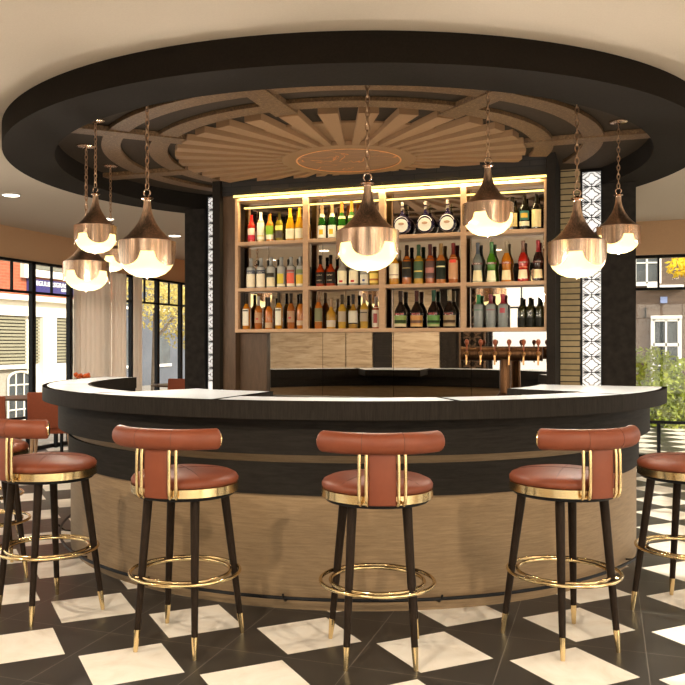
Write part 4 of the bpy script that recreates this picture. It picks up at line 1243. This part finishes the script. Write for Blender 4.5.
plant('bush', 'loose green bush outside the right window at the column edge', 'bush', .8, 9.6, -.55,
      [((0, 0, .6), (.8, .6, .6)), ((.3, 0, 1.0), (.5, .4, .4))], 3500, .055, M['leafgreen'], 8, [([(0, 0, 0), (0, 0, .9)], .03, .01)])
plant('tree', 'tree with bright yellow leaves seen through the right transom panes', 'tree', 4.6, 10.5, -.55,
      [((-1.45, 0, 3.35), (.28, .3, .22)), ((-1.0, 0, 3.6), (.25, .3, .3)), ((-.2, 0, 4.4), (1.0, .8, .9)), ((-1.2, 0, 3.1), (.2, .2, .15))], 900, .06, M['leafgold'], 12,
      [([(0, 0, 0), (.05, 0, 2.4), (-.2, 0, 4.2)], .10, .04), ([(.03, 0, 2.3), (-.9, 0, 3.3), (-1.3, 0, 3.5)], .04, .012)])
plant('tree', 'yellowing street tree outside the far left windows', 'tree', -8.6, 12.6, -.55,
      [((0, 0, 3.2), (1.3, 1.6, 1.0)), ((0, .8, 4.2), (1.5, 1.8, 1.2)), ((.2, -.8, 3.6), (1.0, 1.2, 1.0))], 5200, .05, M['leafyellow'], 21,
      [([(0, -.9, 0), (.05, -.9, 2), (-.1, -.6, 3.5)], .08, .04), ([(0.04, -.9, 2), (.3, .6, 3.2)], .04, .015)])
plant('tree', 'dull green street tree behind the yellow one at far left', 'tree', -10.6, 18.2, -.55,
      [((0, 0, 3.0), (1.8, 2.2, 1.4)), ((0, 1.5, 2.4), (1.5, 1.8, 1.3))], 5200, .06, M['leafdark'], 22,
      [([(0, 0, 0), (0, 0, 2), (-.1, .1, 3.5)], .15, .06)])
b = thing('canal_house', 'hazy grey canal house far behind the trees outside the left windows', 'building', (-18, 26, 0))
obj('wall', bbox(-3, 0, -14, 22, -.55, 15, 0), simple('grey_render', (.085, .095, .115), .8, scale=1, var=.15), b)
for i in range(9):
    for z in (.4, 3.0, 5.6):
        o = obj('window', bbox(0, .04, -11 + i * 3.2, -9.6 + i * 3.2, z, z + 1.5, 0), M['darkglass'], b)
        obj('window_frame', bbox(.04, .07, -11.1 + i * 3.2, -9.5 + i * 3.2, z - .12, z, 0), M['whiteframe'], o)

# ------------------------------------------------------------------ light
w = bpy.data.worlds.new('World'); sc.world = w; w.use_nodes = True
nt = w.node_tree
sky = nt.nodes.new('ShaderNodeTexSky'); sky.sky_type = 'NISHITA'; sky.sun_disc = False; sky.sun_elevation = R(28); sky.sun_rotation = R(120); sky.altitude = 0; sky.air_density = 1.2; sky.dust_density = 2.5
mx = nt.nodes.new('ShaderNodeMix'); mx.data_type = 'RGBA'; mx.inputs[0].default_value = .8
nt.links.new(sky.outputs[0], mx.inputs[6]); mx.inputs[7].default_value = (3.4, 3.1, 2.7, 1)
nt.links.new(mx.outputs[2], nt.nodes['Background'].inputs[0]); nt.nodes['Background'].inputs[1].default_value = .95
S = bpy.data.lights.new('sun', 'SUN'); S.energy = 8.0; S.color = (1, .90, .74); S.angle = R(1.2)
so = bpy.data.objects.new('sun', S); COL.objects.link(so)
d = Vector((-.80, .22, -.56)).normalized()
so.rotation_euler = d.to_track_quat('-Z', 'Y').to_euler()
so.location = (6, -4, 5)

# ------------------------------------------------------------------ camera
cam = bpy.data.cameras.new('camera'); co = bpy.data.objects.new('camera', cam); COL.objects.link(co)
cam.sensor_width = 36; cam.lens = FPX / 685 * 36
cam.shift_x = (342.5 - UCX) / 685; cam.shift_y = (VCY - 342.5) / 685
co.location = CAM; co.rotation_euler = (PI / 2, 0, R(20))
cam.clip_start = .05; cam.clip_end = 200
sc.camera = co

sc.view_settings.view_transform = 'Standard'; sc.view_settings.look = 'None'
sc.view_settings.gamma = 1; sc.view_settings.use_curve_mapping = False
sc.view_settings.exposure = -0.22
sc.cycles.use_denoising = True
sc.cycles.max_bounces = 10; sc.cycles.diffuse_bounces = 4; sc.cycles.glossy_bounces = 5; sc.cycles.transmission_bounces = 6; sc.cycles.transparent_max_bounces = 10
sc.cycles.caustics_reflective = False; sc.cycles.caustics_refractive = False
sc.cycles.sample_clamp_indirect = 6
